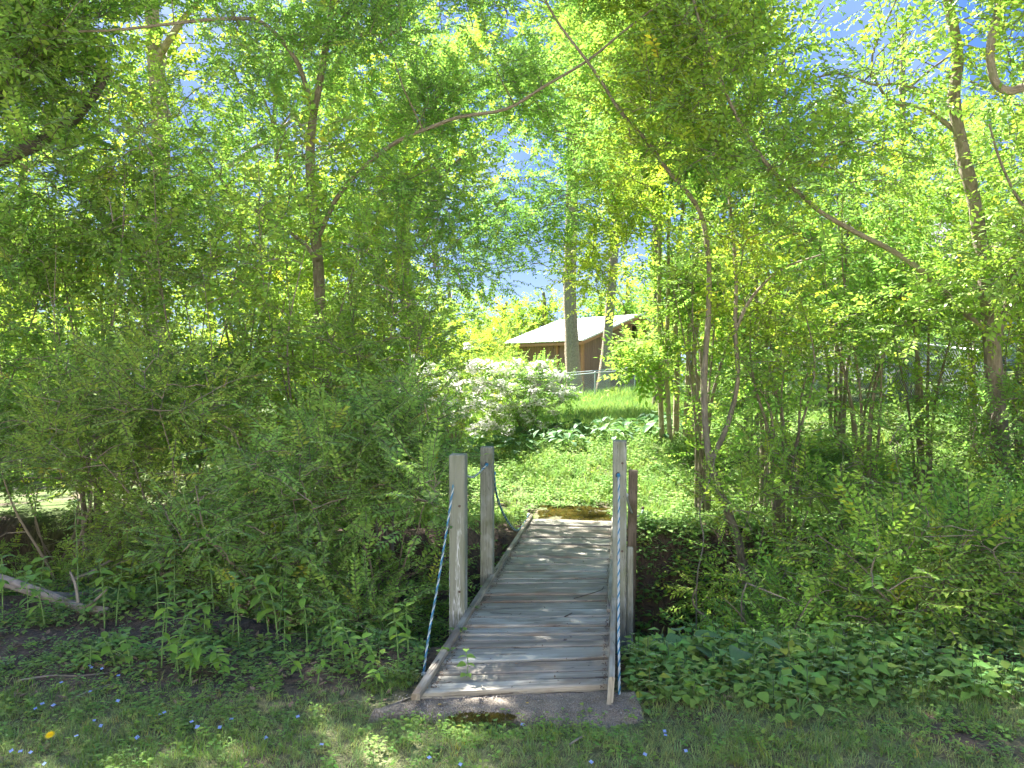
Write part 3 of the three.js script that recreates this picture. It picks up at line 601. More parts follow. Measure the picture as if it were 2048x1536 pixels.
behind.forEach(([x, d, h, w, n, label], k) => shrub(x, d, h, w, k % 2 ? n * 0.8 : n, { label, lo: 0.2, name: 'privet_shrub', g: { spray: k % 2 ? SPRAY.broad : SPRAY.hedge, size: 0.23, k: 5, gap: -0.08, spread: 0.26 } }));
// third row, taller and thinner
[[-1.75, 9.6, 4.6, 1.0, 90], [-3.4, 9.9, 5.2, 1.2, 100], [-5.2, 9.8, 5.4, 1.3, 100], [-6.9, 9.4, 5.2, 1.3, 90]].forEach(([x, d, h, w, n]) => shrub(x, d, h, w, n, { label: 'tall thin sapling in the back row of the dense hedge', name: 'hedge_sapling', group: 'saplings behind the dense hedge', lo: 0.15, thick: 1.6, bark: BARK.tan, g: { spray: SPRAY.warm, size: 0.25, k: 5, gap: 0.0, spread: 0.28 } }));
// right of the bridge: low sunlit shrubs in front, see-through saplings behind
shrub(-6.3, 8.9, 2.0, 1.0, 90, { label: 'low bush closing the gap past the fallen log', lo: 0, g: { spray: SPRAY.hedge, size: 0.25, k: 5 } });
shrub(-4.9, 9.0, 1.7, 0.9, 80, { label: 'low bush across the ditch behind the fallen log', lo: 0, g: { spray: SPRAY.warm, size: 0.25, k: 5 } });
const rightFront = [[1.7, 5.05, 0.95, 0.7, 95, 'low spreading shrub over the hosta leaves'], [2.55, 4.95, 1.15, 0.8, 105, 'low twiggy shrub with arching dead stems'], [3.7, 5.5, 1.6, 0.85, 120, 'rounded bright shrub beside the yellow flower head'], [4.5, 5.6, 2.1, 0.8, 120, 'leafy shrub under the hooked limb'], [2.15, 6.7, 1.9, 0.7, 80, 'shrub at the foot of the leaning tree'], [3.2, 6.9, 2.2, 0.85, 90, 'loose shrub beyond the leaning tree'], [5.3, 6.1, 2.6, 0.8, 100, 'leafy shrub outside the grey tree with the sweeping limb'], [4.35, 6.8, 2.6, 0.8, 90, 'shrub hugging the grey tree with the sweeping limb']];
for (const [x, d, h, w, n, label] of rightFront) shrub(x, d, h, w, n, { label, lo: 0.0, name: 'bank_shrub', group: 'shrubs on the ditch bank', g: { spray: SPRAY.bank, size: 0.22, k: 5, gap: -0.08, spread: 0.22, yellow: 0.12 } });
[[2.15, 8.7, 3.6, 0.55, 60], [2.95, 8.9, 4.4, 0.75, 100], [3.75, 8.2, 4.2, 0.8, 110], [4.6, 8.6, 4.6, 0.9, 120], [5.6, 8.4, 4.4, 0.9, 110], [3.3, 10.6, 4.8, 1.0, 100], [4.6, 10.9, 5.2, 1.2, 120], [6.3, 10.4, 5.0, 1.2, 110], [2.7, 7.6, 3.0, 0.6, 70], [5.2, 7.4, 3.4, 0.8, 90], [6.1, 7.5, 3.8, 0.9, 110]].forEach(([x, d, h, w, n], k) => shrub(x, d, h, w, n, { label: 'thin see-through sapling beyond the ditch bank shrubs', name: 'bank_sapling', group: 'saplings beyond the ditch bank', lo: 0.04, thick: 1.5, ns: 6, bark: BARK.grey, g: { spray: [SPRAY.warm, SPRAY.bank, SPRAY.broad][k % 3], size: 0.23, k: 4, gap: -0.05, spread: 0.28, twig: 0.012 } }));

// ───────────────────────── shed ─────────────────────────
const sidingMat = new THREE.MeshStandardMaterial({ map: tex(256, 256, (x, y) => { const v = clamp(0.75 + 0.25 * Pf(x, y, 40, 3, 3, 3) + 0.15 * Pf(x, y, 4, 4, 9, 3)); return [v, v, v]; }, true, [0.5, 0.5]), color: new THREE.Color().setRGB(0.37, 0.23, 0.165), roughness: 0.9 });
const sidingMat2 = sidingMat.clone(); sidingMat2.color.setRGB(0.34, 0.21, 0.15);
const trimMat = new THREE.MeshStandardMaterial({ color: new THREE.Color().setRGB(0.42, 0.22, 0.11), roughness: 0.85 });
const metalRoof = new THREE.MeshStandardMaterial({ color: new THREE.Color().setRGB(0.72, 0.73, 0.74), metalness: 0.35, roughness: 0.5 });
{
  const a = R(45), gx = V(Math.cos(a), 0, -Math.sin(a)), sx = V(-Math.sin(a), 0, -Math.cos(a));
  const c0 = V(3.66, 0, -40); c0.y = landY(c0.x, c0.z) - 0.1;
  const s = base('shed', c0, 'brown board-sided shed with a pale metal gable roof', 'shed');
  s.rotation.y = a; // local x runs along the gable end, local -z along the side wall
  const W = 9, L = 5, E = EYE + 1.92 - c0.y, RH = EYE + 3.36 - c0.y;
  const wall = new THREE.Shape([[0, 0], [W, 0], [W, E], [W / 2, RH], [0, E]].map(([x, y]) => new THREE.Vector2(x, y)));
  const open = wall.clone(); open.holes.push(new THREE.Path([[W / 2 - 0.3, RH - 1.47], [W / 2 + 0.3, RH - 1.47], [W / 2 + 0.3, RH - 0.57], [W / 2 - 0.3, RH - 0.57]].map(([x, y]) => new THREE.Vector2(x, y))));
  const gw = mesh('wall', new THREE.ExtrudeGeometry(open, { depth: 0.1, bevelEnabled: false }), sidingMat, s); gw.position.z = -0.1;
  const bw = mesh('wall', new THREE.ExtrudeGeometry(wall, { depth: 0.1, bevelEnabled: false }), sidingMat, s); bw.position.z = -L;
  const sw = mesh('wall', new THREE.BoxGeometry(0.1, E, L - 0.22), sidingMat, s); sw.position.set(0.051, E / 2, -L / 2);
  const rw = mesh('wall', new THREE.BoxGeometry(0.1, E, L - 0.22), sidingMat, s); rw.position.set(W - 0.051, E / 2, -L / 2);
  const pw = 0.2, np = Math.floor(W / pw);
  const pg = new THREE.BoxGeometry(pw - 0.016, 1, 0.024);
  for (let k = 0; k < np; k++) {
    const x = (k + 0.5) * W / np, hh = Math.min(E + (RH - E) * (1 - Math.abs(x - pw / 2 - W / 2) / (W / 2)), E + (RH - E) * (1 - Math.abs(x + pw / 2 - W / 2) / (W / 2))) - 0.02;
    if (Math.abs(x - W / 2) < 0.34) { // gable opening above
      const p = mesh('board', pg, sidingMat2, gw); p.scale.y = RH - 1.5; p.position.set(x, (RH - 1.5) / 2, 0.112);
      continue;
    }
    const p = mesh('board', pg, k % 3 ? sidingMat : sidingMat2, gw); p.scale.y = hh; p.position.set(x, hh / 2, 0.112);
  }
  for (const e of [-0.34, 0.34]) { const j = mesh('trim', new THREE.BoxGeometry(0.09, 1.0, 0.05), trimMat, s); j.position.set(W / 2 + e, RH - 1.02, 0.05); }
  const sg = new THREE.BoxGeometry(0.024, 1, pw - 0.016), ns = Math.floor(L / pw);
  for (let k = 0; k < ns; k++) {
    const z = -(k + 0.5) * L / ns; if (z < -0.75 && z > -1.7) continue;
    const p = mesh('board', sg, k % 2 ? sidingMat : sidingMat2, sw); p.scale.y = E; p.position.set(-0.063, 0, z + L / 2);
  }
  const door = mesh('door', new THREE.BoxGeometry(0.05, 2.15, 0.86), sidingMat2, s); door.position.set(-0.02, 1.1, -1.22);
  const hd = mesh('handle', new THREE.SphereGeometry(0.04, 8, 6), metalRoof, door); hd.position.set(-0.05, -0.05, 0.32);
  for (const z of [-0.72, -1.72]) { const t = mesh('door_frame', new THREE.BoxGeometry(0.09, E - 0.1, 0.13), trimMat, s); t.position.set(-0.045, (E - 0.1) / 2, z); }
  for (const [x, z] of [[-0.03, 0.03], [W + 0.03, 0.03]]) { const t = mesh('corner_board', new THREE.BoxGeometry(0.14, E, 0.14), trimMat, s); t.position.set(x, E / 2 - 0.02, z); }
  const slope = Math.atan2(RH - E, W / 2), half = (W / 2 + 0.45) / Math.cos(slope);
  for (const q of [-1, 1]) {
    const r = mesh('roof', new THREE.BoxGeometry(half, 0.06, L + 0.9), metalRoof, s);
    r.rotation.z = -q * slope; r.position.set(W / 2 + q * (W / 2 + 0.45) / 2, RH + 0.05 - Math.tan(slope) * (W / 2 + 0.45) / 2, -L / 2);
    for (let k = 0; k <= 14; k++) { const rb = mesh('roof_rib', new THREE.BoxGeometry(half - 0.02, 0.03, 0.04), metalRoof, r); rb.position.set(0, 0.043, -(L + 0.86) / 2 + k * (L + 0.86) / 14); }
    const fb = mesh('fascia', new THREE.BoxGeometry(half, 0.16, 0.04), trimMat, s);
    fb.rotation.z = -q * slope; fb.position.set(W / 2 + q * (W / 2 + 0.45) / 2, RH - 0.075 - Math.tan(slope) * (W / 2 + 0.45) / 2, 0.4);
  }
  const ev = mesh('fascia', new THREE.BoxGeometry(0.04, 0.14, L + 0.8), trimMat, s); ev.position.set(-0.4, E - 0.24, -L / 2);
}
// pale house half hidden beyond the side fence
{
  const wallMat = new THREE.MeshStandardMaterial({ color: new THREE.Color().setRGB(0.42, 0.43, 0.44), roughness: 0.85 }), roofMat = new THREE.MeshStandardMaterial({ color: new THREE.Color().setRGB(0.22, 0.22, 0.23), roughness: 0.9 });
  const trim = new THREE.MeshStandardMaterial({ color: new THREE.Color().setRGB(0.75, 0.75, 0.74), roughness: 0.7 }), pane = new THREE.MeshStandardMaterial({ color: new THREE.Color().setRGB(0.04, 0.05, 0.06), roughness: 0.08 });
  const p = V(15.2, 0, -30); p.y = landY(p.x, p.z) - 0.2;
  const h = base('house', p, 'pale grey house with a dark roof beyond the side fence, mostly hidden by saplings', 'house'); h.rotation.y = R(14);
  const W = 11, D = 8, E = 4.9, RH = 7.2;
  const sh = new THREE.Shape([[-D / 2, 0], [D / 2, 0], [D / 2, E], [0, RH], [-D / 2, E]].map(([x, y]) => new THREE.Vector2(x, y)));
  const w = mesh('wall', new THREE.ExtrudeGeometry(sh, { depth: W, bevelEnabled: false }), wallMat, h); w.rotation.y = Math.PI / 2; w.position.set(0, 0, -D / 2);
  const sl = Math.atan2(RH - E, D / 2), half = (D / 2 + 0.5) / Math.cos(sl);
  for (const q of [-1, 1]) { const r = mesh('roof', new THREE.BoxGeometry(W + 0.8, 0.14, half), roofMat, h); r.rotation.x = q * sl; r.position.set(W / 2, RH + 0.1 - Math.tan(sl) * (D / 2 + 0.5) / 2, -D / 2 + q * (D / 2 + 0.5) / 2); }
  for (const [x, y] of [[1.6, 1.4], [4.4, 1.4], [7.6, 1.4], [1.6, 3.7], [4.4, 3.7], [7.6, 3.7]]) {
    const f = mesh('window', new THREE.BoxGeometry(1.1, 1.4, 0.08), trim, h); f.position.set(x, y, 0.045);
    for (const e of [-0.34, 0.34]) { const g = mesh('pane', new THREE.BoxGeometry(0.92, 0.6, 0.02), pane, f); g.position.set(0, e, 0.042); }
  }
}
// unseen white house behind the camera, placed so its sunlit front lights the hedge
{
  const white = new THREE.MeshStandardMaterial({ color: new THREE.Color().setRGB(0.8, 0.78, 0.72), roughness: 0.8 }), roofMat = new THREE.MeshStandardMaterial({ color: new THREE.Color().setRGB(0.16, 0.14, 0.13), roughness: 0.9 }), pane = new THREE.MeshStandardMaterial({ color: new THREE.Color().setRGB(0.04, 0.05, 0.06), roughness: 0.08 });
  const h = base('house', V(0, landY(0, 7.5) - 0.15, 7.5), 'unseen white weatherboarded house behind the camera, placed to light the shaded hedge', 'house'), W = 24, D = 8, E = 6.3, RH = 8.7;
  const body = mesh('wall', new THREE.BoxGeometry(W, E, D), white, h); body.position.set(0, E / 2, D / 2);
  const bd = new THREE.BoxGeometry(W + 0.02, 0.17, 0.02); for (let k = 0; k < 34; k++) { const b = mesh('board', bd, white, h); b.position.set(0, 0.2 + k * 0.18, -0.012); b.rotation.x = 0.08; }
  const sl = Math.atan2(RH - E, D / 2), half = (D / 2 + 0.4) / Math.cos(sl);
  for (const q of [-1, 1]) { const r = mesh('roof', new THREE.BoxGeometry(W + 0.8, 0.14, half), roofMat, h); r.rotation.x = q * sl; r.position.set(0, RH + 0.1 - Math.tan(sl) * (D / 2 + 0.4) / 2, D / 2 + q * (D / 2 + 0.4) / 2); }
  for (const x of [-7.5, -4, 4, 7.5]) for (const y of [1.6, 4.2]) { const f = mesh('window', new THREE.BoxGeometry(1.1, 1.5, 0.1), white, h); f.position.set(x, y, -0.05); const g = mesh('pane', new THREE.BoxGeometry(0.92, 1.3, 0.02), pane, f); g.position.z = -0.052; }
  const dr = mesh('door', new THREE.BoxGeometry(1.0, 2.1, 0.1), roofMat, h); dr.position.set(0, 1.25, -0.05);
}
{ // unseen pale gravel drive behind the camera, placed to bounce light at the hedge
  const A = new Acc(), n = 40; for (let j = 0; j <= 6; j++) for (let i = 0; i <= n; i++) { const x = lerp(-16, 16, i / n), z = lerp(1.6 + 0.15 * nz(x, 3), 7.2, j / 6); A.vert(x, landY(x, z) + 0.02, z, x, z, [0.46, 0.435, 0.39]); }
  for (let j = 1; j <= 6; j++) for (let i = 1; i <= n; i++) { const a = (j - 1) * (n + 1) + i - 1; A.quad(a, a + 1, a + n + 2, a + n + 1); }
  tag(mesh('unseen_gravel_drive', A.geo(), new THREE.MeshStandardMaterial({ vertexColors: true, roughness: 1, bumpMap: groundBump, bumpScale: 0.02 }), scene), 'unseen pale gravel drive behind the camera, placed to bounce sunlight on to the hedge', 'drive', null, 'structure');
}
// ───────────────────────── chain-link fences ─────────────────────────
const galv = new THREE.MeshStandardMaterial({ color: new THREE.Color().setRGB(0.55, 0.58, 0.60), metalness: 0.55, roughness: 0.42 });
function fence(x0, z0, x1, z1, H, label, wire = true) {
  const L = Math.hypot(x1 - x0, z1 - z0), n = Math.round(L / 3), P = (t) => { const x = lerp(x0, x1, t), z = lerp(z0, z1, t); return V(x, landY(x, z), z); };
  const o = base('chain_link_fence', P(0), label, 'fence', 'chain-link fences round the garden'), off = o.position;
  const ys = []; for (let k = 0; k <= n; k++) ys.push(P(k / n).y);
  for (let k = 0; k <= n; k++) {
    const b = P(k / n).sub(off), q = mesh('fence_post', new Acc().tube([b.clone().add(V(0, -0.2, 0)), b.clone().add(V(0, H * 0.5, 0)), b.clone().add(V(0, H + 0.02, 0))], k === 0 || k === n ? 0.036 : 0.025, 8).geo(), galv, o);
    const cap = mesh('post_cap', new THREE.SphereGeometry(0.032, 8, 6), galv, q); cap.position.copy(b).add(V(0, H + 0.03, 0));
    if (k) { const a = P((k - 1) / n).sub(off); mesh('top_rail', new Acc().tube([a.add(V(0, H, 0)), a.clone().lerp(b, 0.5).add(V(0, H / 2 - 0.005, 0)), b.clone().add(V(0, H, 0))], 0.021, 8).geo(), galv, o); }
  }
  if (wire) {
    const A = new Acc(), step = 0.075, m = Math.floor(L / step);
    for (let k = -Math.ceil(H / step); k < m; k++) for (const s of [0, 1]) {
      let a = k * step, b = a + H, ya = 0, yb = H; if (a < 0) { ya = -a; a = 0; } if (b > L) { yb = H - (b - L); b = L; } if (b <= a) continue;
      const pa = P(a / L).sub(off), pb = P(b / L).sub(off); pa.y += s ? H - ya : ya; pb.y += s ? H - yb : yb;
      A.tube([pa, pb], 0.0022, 3, [1, 1, 1], 0, false);
    }
    const g = A.geo(); g.deleteAttribute('color'); mesh('wire_mesh', g, galv, o, 'stuff');
  }
}
fence(-20, -33, 6.5, -33, 1.2, 'galvanised chain-link fence across the back of the lawn, in front of the two thick trunks');
fence(-4, -35.4, 12, -35.0, 1.3, 'second chain-link fence running just behind the first, nearer the shed');
fence(6.6, -32.9, 6.9, -11, 1.2, 'chain-link side fence running from the lawn corner towards the ditch');

// ───────────────────────── garden and background trees ─────────────────────────
function bgTree(u, d, rPx, topRow, o) {
  const c = at(u, 0, d), b = grounded(V(c.x, 0, -d)), r = rPx / FOCAL * d, lean = o.lean ?? 0;
  const H = EYE - (topRow - HORIZON) / FOCAL * d, top = V(c.x + lean, H, -d + rr(-0.3, 0.3)), st = [];
  const tr = [b]; for (let k = 1; k <= 5; k++) tr.push(b.clone().lerp(top, k / 5).add(V(rr(-1, 1) * r * 0.8 + (o.bow ?? 0) * Math.sin(k / 5 * Math.PI), 0, rr(-1, 1) * r)));
  st.push({ pts: tr, r0: r, r1: r * 0.45, flare: o.flare ?? 0.45, bare: 0.5 });
  const nb = o.limbs ?? 6;
  for (let k = 0; k < nb; k++) {
    const t = rr(0.4, 0.95), q = b.clone().lerp(top, t), a = rr(0, 6.28), l = (o.cr ?? 3) * rr(0.5, 0.9);
    st.push({ pts: [tr[Math.floor(t * 5)].clone().lerp(tr[Math.min(5, Math.floor(t * 5) + 1)], t * 5 - Math.floor(t * 5)), q.clone().add(V(Math.cos(a) * l * 0.4, l * 0.3, Math.sin(a) * l * 0.4)), q.clone().add(V(Math.cos(a) * l * 0.8, l * 0.55, Math.sin(a) * l * 0.8)), q.clone().add(V(Math.cos(a) * l * 1.1, l * 0.75, Math.sin(a) * l * 1.1))], r0: r * 0.34, r1: r * 0.08 });
  }
  const cy = o.cy ?? lerp(b.y, H, 0.85), cr = o.cr ?? 3;
  return grow(o.name ?? 'garden_tree', o.label, 'tree', o.group ?? 'trees behind the hedge', {
    stems: st, blobs: [{ c: V(c.x + lean, cy, -d), r: [cr, o.ch ?? cr * 1.1, cr], n: o.n ?? 130, hollow: 0.4 }, ...(o.more ?? [])],
    spray: o.spray ?? SPRAY.far, fine: 1.7, k: o.k ?? 6, size: o.size ?? 0.5, spread: o.spread ?? 0.4, bark: o.bark ?? BARK.tan, gap: o.gap ?? -0.05, gapF: 0.45, twig: 0.03, free: o.free, yellow: 0.1 });
}
// the two thick trunks by the shed
bgTree(1150, 37, 15, -330, { bark: BARK.pale, label: 'thick pale trunk standing straight in front of the shed', cr: 6, cy: 17, ch: 6, n: 170, size: 0.7, spread: 0.6, flare: 0.25, limbs: 5, lean: 0.1 });
bgTree(1205, 36.8, 10.5, -200, { bark: BARK.pale, label: 'thinner leaning pale trunk beside the shed gable', cr: 4.5, cy: 16, ch: 5, n: 110, size: 0.7, spread: 0.6, lean: 0.9, flare: 0.5, limbs: 4, bow: 0.25 });
bgTree(305, 15, 27, -120, { bark: BARK.pale, label: 'stout pale trunk rising behind the tall leafy shrubs', cr: 3.6, cy: 8.6, ch: 3.0, n: 60, size: 0.42, spread: 0.36, limbs: 6 });
bgTree(822, 22, 19, 60, { bark: BARK.tan, label: 'tan trunk behind the loose shrub of the walk', cr: 3.0, cy: 8.6, ch: 3.4, n: 130, size: 0.5 });
bgTree(1320, 20, 12, -60, { bark: BARK.tan, label: 'slender trunk rising behind the clump of pale stems', cr: 2.6, cy: 9, ch: 3.2, n: 110, size: 0.45 });
bgTree(560, 17, 8, 100, { bark: BARK.grey, label: 'young tree in the sun behind the slim grey tree', cr: 2.2, cy: 4.4, ch: 2.4, n: 75, size: 0.4, spread: 0.32, limbs: 7 });
bgTree(60, 18, 12, 120, { bark: BARK.grey, label: 'young tree in the sun behind the outermost tall shrub', cr: 2.8, cy: 4.6, ch: 3.0, n: 95, size: 0.42, spread: 0.34, limbs: 7 });
bgTree(1560, 17, 8, 100, { bark: BARK.grey, label: 'young sunlit tree behind the sweeping limb', cr: 2.3, cy: 5.2, ch: 2.6, n: 75, size: 0.4, spread: 0.32, limbs: 7 });
bgTree(1800, 19, 11, 60, { bark: BARK.grey, label: 'sunlit tree overhanging the side fence', cr: 3.0, cy: 5.4, ch: 3.0, n: 100, size: 0.42, spread: 0.34, limbs: 7 });
bgTree(2040, 17, 10, 40, { bark: BARK.grey, label: 'sunlit tree between the side fence and the pale house', cr: 2.6, cy: 5.0, ch: 2.9, n: 90, size: 0.42, spread: 0.34, limbs: 7 });
[[-40, 44, 8], [160, 40, 10], [420, 46, 9], [620, 42, 8], [760, 48, 9], [900, 58, 8], [1010, 64, 7], [1090, 60, 7], [1255, 52, 6.5], [1300, 66, 7], [1420, 50, 8], [1560, 46, 9], [1700, 52, 9], [1900, 48, 10], [2080, 44, 10]].forEach(([u, d, hgt], k) => {
  const c = at(u, 0, d), g = landY(c.x, -d), top = HORIZON - (g + hgt * 1.1 - EYE) / d * FOCAL;
  bgTree(u, d, 7, top, { name: 'distant_tree', group: 'sunlit trees beyond the fences', label: 'distant sunlit tree beyond the back fences', bark: BARK.tan, cr: hgt * 0.42, cy: g + hgt * 0.6, ch: hgt * 0.46, n: 80, size: 0.85, spread: 0.85, k: 5, limbs: 4, free: true, gap: -0.3 });
});
// understorey bushes along the back fence and behind the hedge
[[-8.5, 14, 1.5], [-6.2, 16, 1.3], [-3.8, 15.5, 1.2], [-2.6, 19, 1.4], [-9, 21, 2], [-5.5, 24, 2], [-1.6, 26, 1.8], [4.6, 15.5, 1.2], [7.8, 15, 1.7], [8.5, 19, 1.9], [9.8, 24, 2.2], [-1.5, 41, 2.4], [0.2, 46, 2.6], [9.5, 42, 2.6], [12.5, 37, 2.4]].forEach(([x, d, r], k) => {
  shrub(x, d, r * 1.7, r, 70, { name: 'garden_bush', group: 'bushes in the garden behind', label: d > 35 ? 'leafy bush beside the shed beyond the fences' : x > 0 ? 'sunlit bush along the side fence' : 'sunlit bush in the garden behind the dense hedge', lo: 0, g: { spray: SPRAY.far, size: 0.38, k: 6, spread: 0.34, gap: -0.25, yellow: 0.1 } });
});

// ───────────────────────── white-flowering bushes ─────────────────────────
const blossomGeo = (() => { // a head of five small five-petalled flowers
  const A = new Acc();
  for (let f = 0; f < 5; f++) {
    const o = V(rr(-0.5, 0.5), rr(-0.15, 0.25), rr(-0.5, 0.5)), ax = V(rr(-0.7, 0.7), 1, rr(-0.7, 0.7)).normalize();
    const x = V(1, 0, 0).cross(ax).normalize(), z = ax.clone().cross(x);
    for (let p = 0; p < 5; p++) { const a = p * 1.2566; addLeaf(A, o, x.clone().multiplyScalar(Math.cos(a)).addScaledVector(z, Math.sin(a)).addScaledVector(ax, 0.25).normalize(), ax, 0.42, 0.34, [0.8, 0.8, 0.78], 0.1, 0.05); }
  }
  return A.geo();
})();
[[1050, 808, 13.6, 0.95, 0.8, 'white-flowering bush spilling on to the lawn beside the hosta bed', 130], [910, 790, 12.6, 0.95, 0.8, 'white-flowering bush tucked behind the hedge by the slim post', 120]].forEach(([u, v, d, rx, ry, label, n]) => {
  const c = at(u, v, d), b = grounded(V(c.x, 0, -d)), st = [];
  for (let k = 0; k < 9; k++) { const a = k * 0.698 + rr(-0.2, 0.2), q = V(c.x + Math.cos(a) * rx * 0.85, c.y + rr(-0.1, 0.45), -d + Math.sin(a) * rx * 0.8); st.push({ pts: [b.clone(), b.clone().lerp(q, 0.4).add(V(0, 0.35, 0)), b.clone().lerp(q, 0.8).add(V(0, 0.25, 0)), q], r0: 0.014, r1: 0.005, name: 'stem', bare: 0.2 }); }
  const g = grow('flowering_bush', label, 'bush', 'white-flowering bushes', { stems: st, blobs: [{ c, r: [rx, ry, rx], n, hollow: 0.35 }], spray: SPRAY.hedge, size: 0.2, k: 7, spread: 0.12, gap: -0.3, free: true });
  const it = [];
  for (const q of g.tips) { if (rnd() < 0.1) continue; for (let k = 0; k < 11; k++) { const p = q.clone().add(V(gauss() * 0.1, gauss() * 0.06 + 0.03, gauss() * 0.1)); if (p.y < landY(p.x, p.z) + 0.05) continue; it.push([place(p.sub(g.position), V(rr(-1, 1), rr(-0.4, 0.4), rr(-1, 1)), rr(0.045, 0.08), 0.5), new THREE.Color().setRGB(1, rr(0.96, 1), rr(0.95, 1))]); } }
  instances('blossom', blossomGeo, PETAL, it, g);
});

// ───────────────────────── plants with big leaves ─────────────────────────
function bigLeafGeo(L, W, col, curl, cup, veins) { // ribbed hosta-like blade along +z
  const A = new Acc(), nr = 10, nc = 12;
  for (let j = 0; j <= nr; j++) for (let i = 0; i <= nc; i++) {
    const t = j / nr, s = i / nc * 2 - 1, w = Math.pow(Math.sin(Math.PI * Math.pow(t, 0.62)), 0.8) * (1 - 0.15 * t);
    const x = s * w * W / 2, z = t * L - 0.12 * L * Math.abs(s) * (1 - t) * (1 - t), rib = veins * 0.5 * (1 + Math.cos(s * Math.PI * 6)) * w;
    const f = 1 + 0.06 * Math.cos(s * Math.PI * 6);
    A.vert(x, cup * W * s * s * w - curl * L * t * t + rib, z, x, z, [col[0] * f, col[1] * f, col[2] * f]);
  }
  for (let j = 1; j <= nr; j++) for (let i = 1; i <= nc; i++) { const a = (j - 1) * (nc + 1) + i - 1; A.quad(a, a + 1, a + nc + 2, a + nc + 1); }
  return A.geo();
}
const hostaLeaves = [bigLeafGeo(1, 0.72, [0.09, 0.20, 0.07], 0.3, 0.10, 0.012), bigLeafGeo(1, 0.8, [0.08, 0.18, 0.07], 0.45, 0.06, 0.014), bigLeafGeo(1, 0.68, [0.12, 0.25, 0.055], 0.2, 0.14, 0.012)];
const hostaMat = leafMat({ coat: 0.3, cr: 0.35, t: 0.35 });
const petioleMat = new THREE.MeshStandardMaterial({ color: new THREE.Color().setRGB(0.12, 0.22, 0.06), roughness: 0.7 });
function leafy(name, p, label, category, group, n, o) { // rosette: each blade and stalk a part of its own
  const g = base(name, p, label, category, group);
  for (let k = 0; k < n; k++) {
    const a = k * 2.4 + rr(-0.3, 0.3), t = (k + 0.5) / n, reach = o.reach * (0.35 + 0.65 * t) * rr(0.8, 1.15), h = o.height * (1.05 - 0.6 * t) * rr(0.85, 1.15);
    const tip = V(Math.cos(a) * reach, h, Math.sin(a) * reach), s = o.leaf * rr(0.75, 1.15);
    const stalk = mesh('leaf_stalk', new Acc().tube([V(0, 0, 0), V(tip.x * 0.45, h * 0.75, tip.z * 0.45), tip], o.stalk ?? 0.004, 4).geo(), petioleMat, g);
    const leaf = mesh('leaf', o.geos[k % o.geos.length], o.mat, g);
    leaf.applyMatrix4(place(tip, V(Math.cos(a + rr(-0.4, 0.4)), rr(-0.45, 0.25), Math.sin(a + rr(-0.4, 0.4))), s, 0.35));
  }
  return g;
}
// hosta bed at the head of the bank
const hostaSpots = [[-0.75, 11.7], [-0.3, 12.2], [0.12, 11.6], [0.5, 12.3], [0.85, 11.8], [1.2, 12.5], [1.55, 12.0], [1.95, 12.5], [2.3, 12.0], [0.25, 13.0], [0.95, 13.2], [1.7, 13.1], [2.65, 12.6], [2.45, 13.2]];
for (const [x, d] of hostaSpots) leafy('hosta_plant', V(x, landY(x, -d) - 0.01, -d), 'glossy hosta in the bed at the head of the bank', 'plant', 'hostas in the bed above the bank', 20, { reach: 0.33, height: 0.25, leaf: 0.155, geos: hostaLeaves, mat: hostaMat });
for (const [x, d, l, n] of [[0.98, 4.35, 'ribbed hosta with broad blue-green leaves beside the short pale board', 8], [1.28, 4.15, 'ribbed hosta with one pale curled-over leaf under the low spreading shrub', 6]]) leafy('hosta_plant', V(x, landY(x, -d) - 0.01, -d), l, 'plant', 'hostas beside the footbridge', n, { reach: 0.2, height: 0.17, leaf: 0.145, geos: hostaLeaves.slice(0, 2), mat: hostaMat, stalk: 0.005 });
// broad-leaved seedlings along the hedge foot: upright stems with paired leaves
function ovateGeo(L, W, col) { const A = new Acc(); addLeaf(A, V(0, 0, 0), V(0, 0, 1), V(0, 1, 0), L, W, col, 0.3, 0.12, true); return A.geo(); }
const seedlingLeaves = [ovateGeo(1, 0.52, [0.20, 0.40, 0.055]), ovateGeo(1, 0.4, [0.17, 0.34, 0.06]), ovateGeo(1, 0.47, [0.25, 0.43, 0.05])];
const heartLeaves = [ovateGeo(1, 0.9, [0.20, 0.37, 0.07]), ovateGeo(1, 0.82, [0.17, 0.32, 0.06]), ovateGeo(1, 0.95, [0.23, 0.40, 0.07])];
function seedling(x, d, h, pairs, L, label, lean = 0) {
  const p = V(x, landY(x, -d) - 0.01, -d), g = base('seedling', p, label, 'seedling', 'broad-leaved seedlings at the hedge foot');
  const top = V(rr(-0.08, 0.08) + lean, h, rr(0, 0.08)), mid = V(top.x * 0.35, h * 0.55, top.z * 0.3);
  const c = curve([V(0, 0, 0), mid, top], 12);
  mesh('stem', new Acc().tube(c, (t) => 0.005 - 0.003 * t, 5).geo(), petioleMat, g);
  const a0 = rr(0, 3);
  for (let k = 0; k < pairs; k++) for (const s of [0, Math.PI]) {
    const t = lerp(0.3, 1, (k + 1) / pairs), q = c[Math.round(t * 12)], a = a0 + k * 1.57 + s + rr(-0.35, 0.35), el = rr(-0.35, 0.25) + (k === pairs - 1 ? 0.35 : 0);
    const leaf = mesh('leaf', seedlingLeaves[Math.floor(rnd() * 3)], LEAF, g);
    leaf.applyMatrix4(place(q.clone(), V(Math.cos(a) * Math.cos(el), Math.sin(el), Math.sin(a) * Math.cos(el)), L * rr(0.75, 1.1), 0.3));
  }
}
const seedLab = (x, d) => x < -2.2 ? 'broad-leaved seedling growing in front of the fallen log' : d < 4.6 ? 'broad-leaved seedling on the bare soil at the lawn edge' : 'broad-leaved seedling in the shade of the hedge foot';
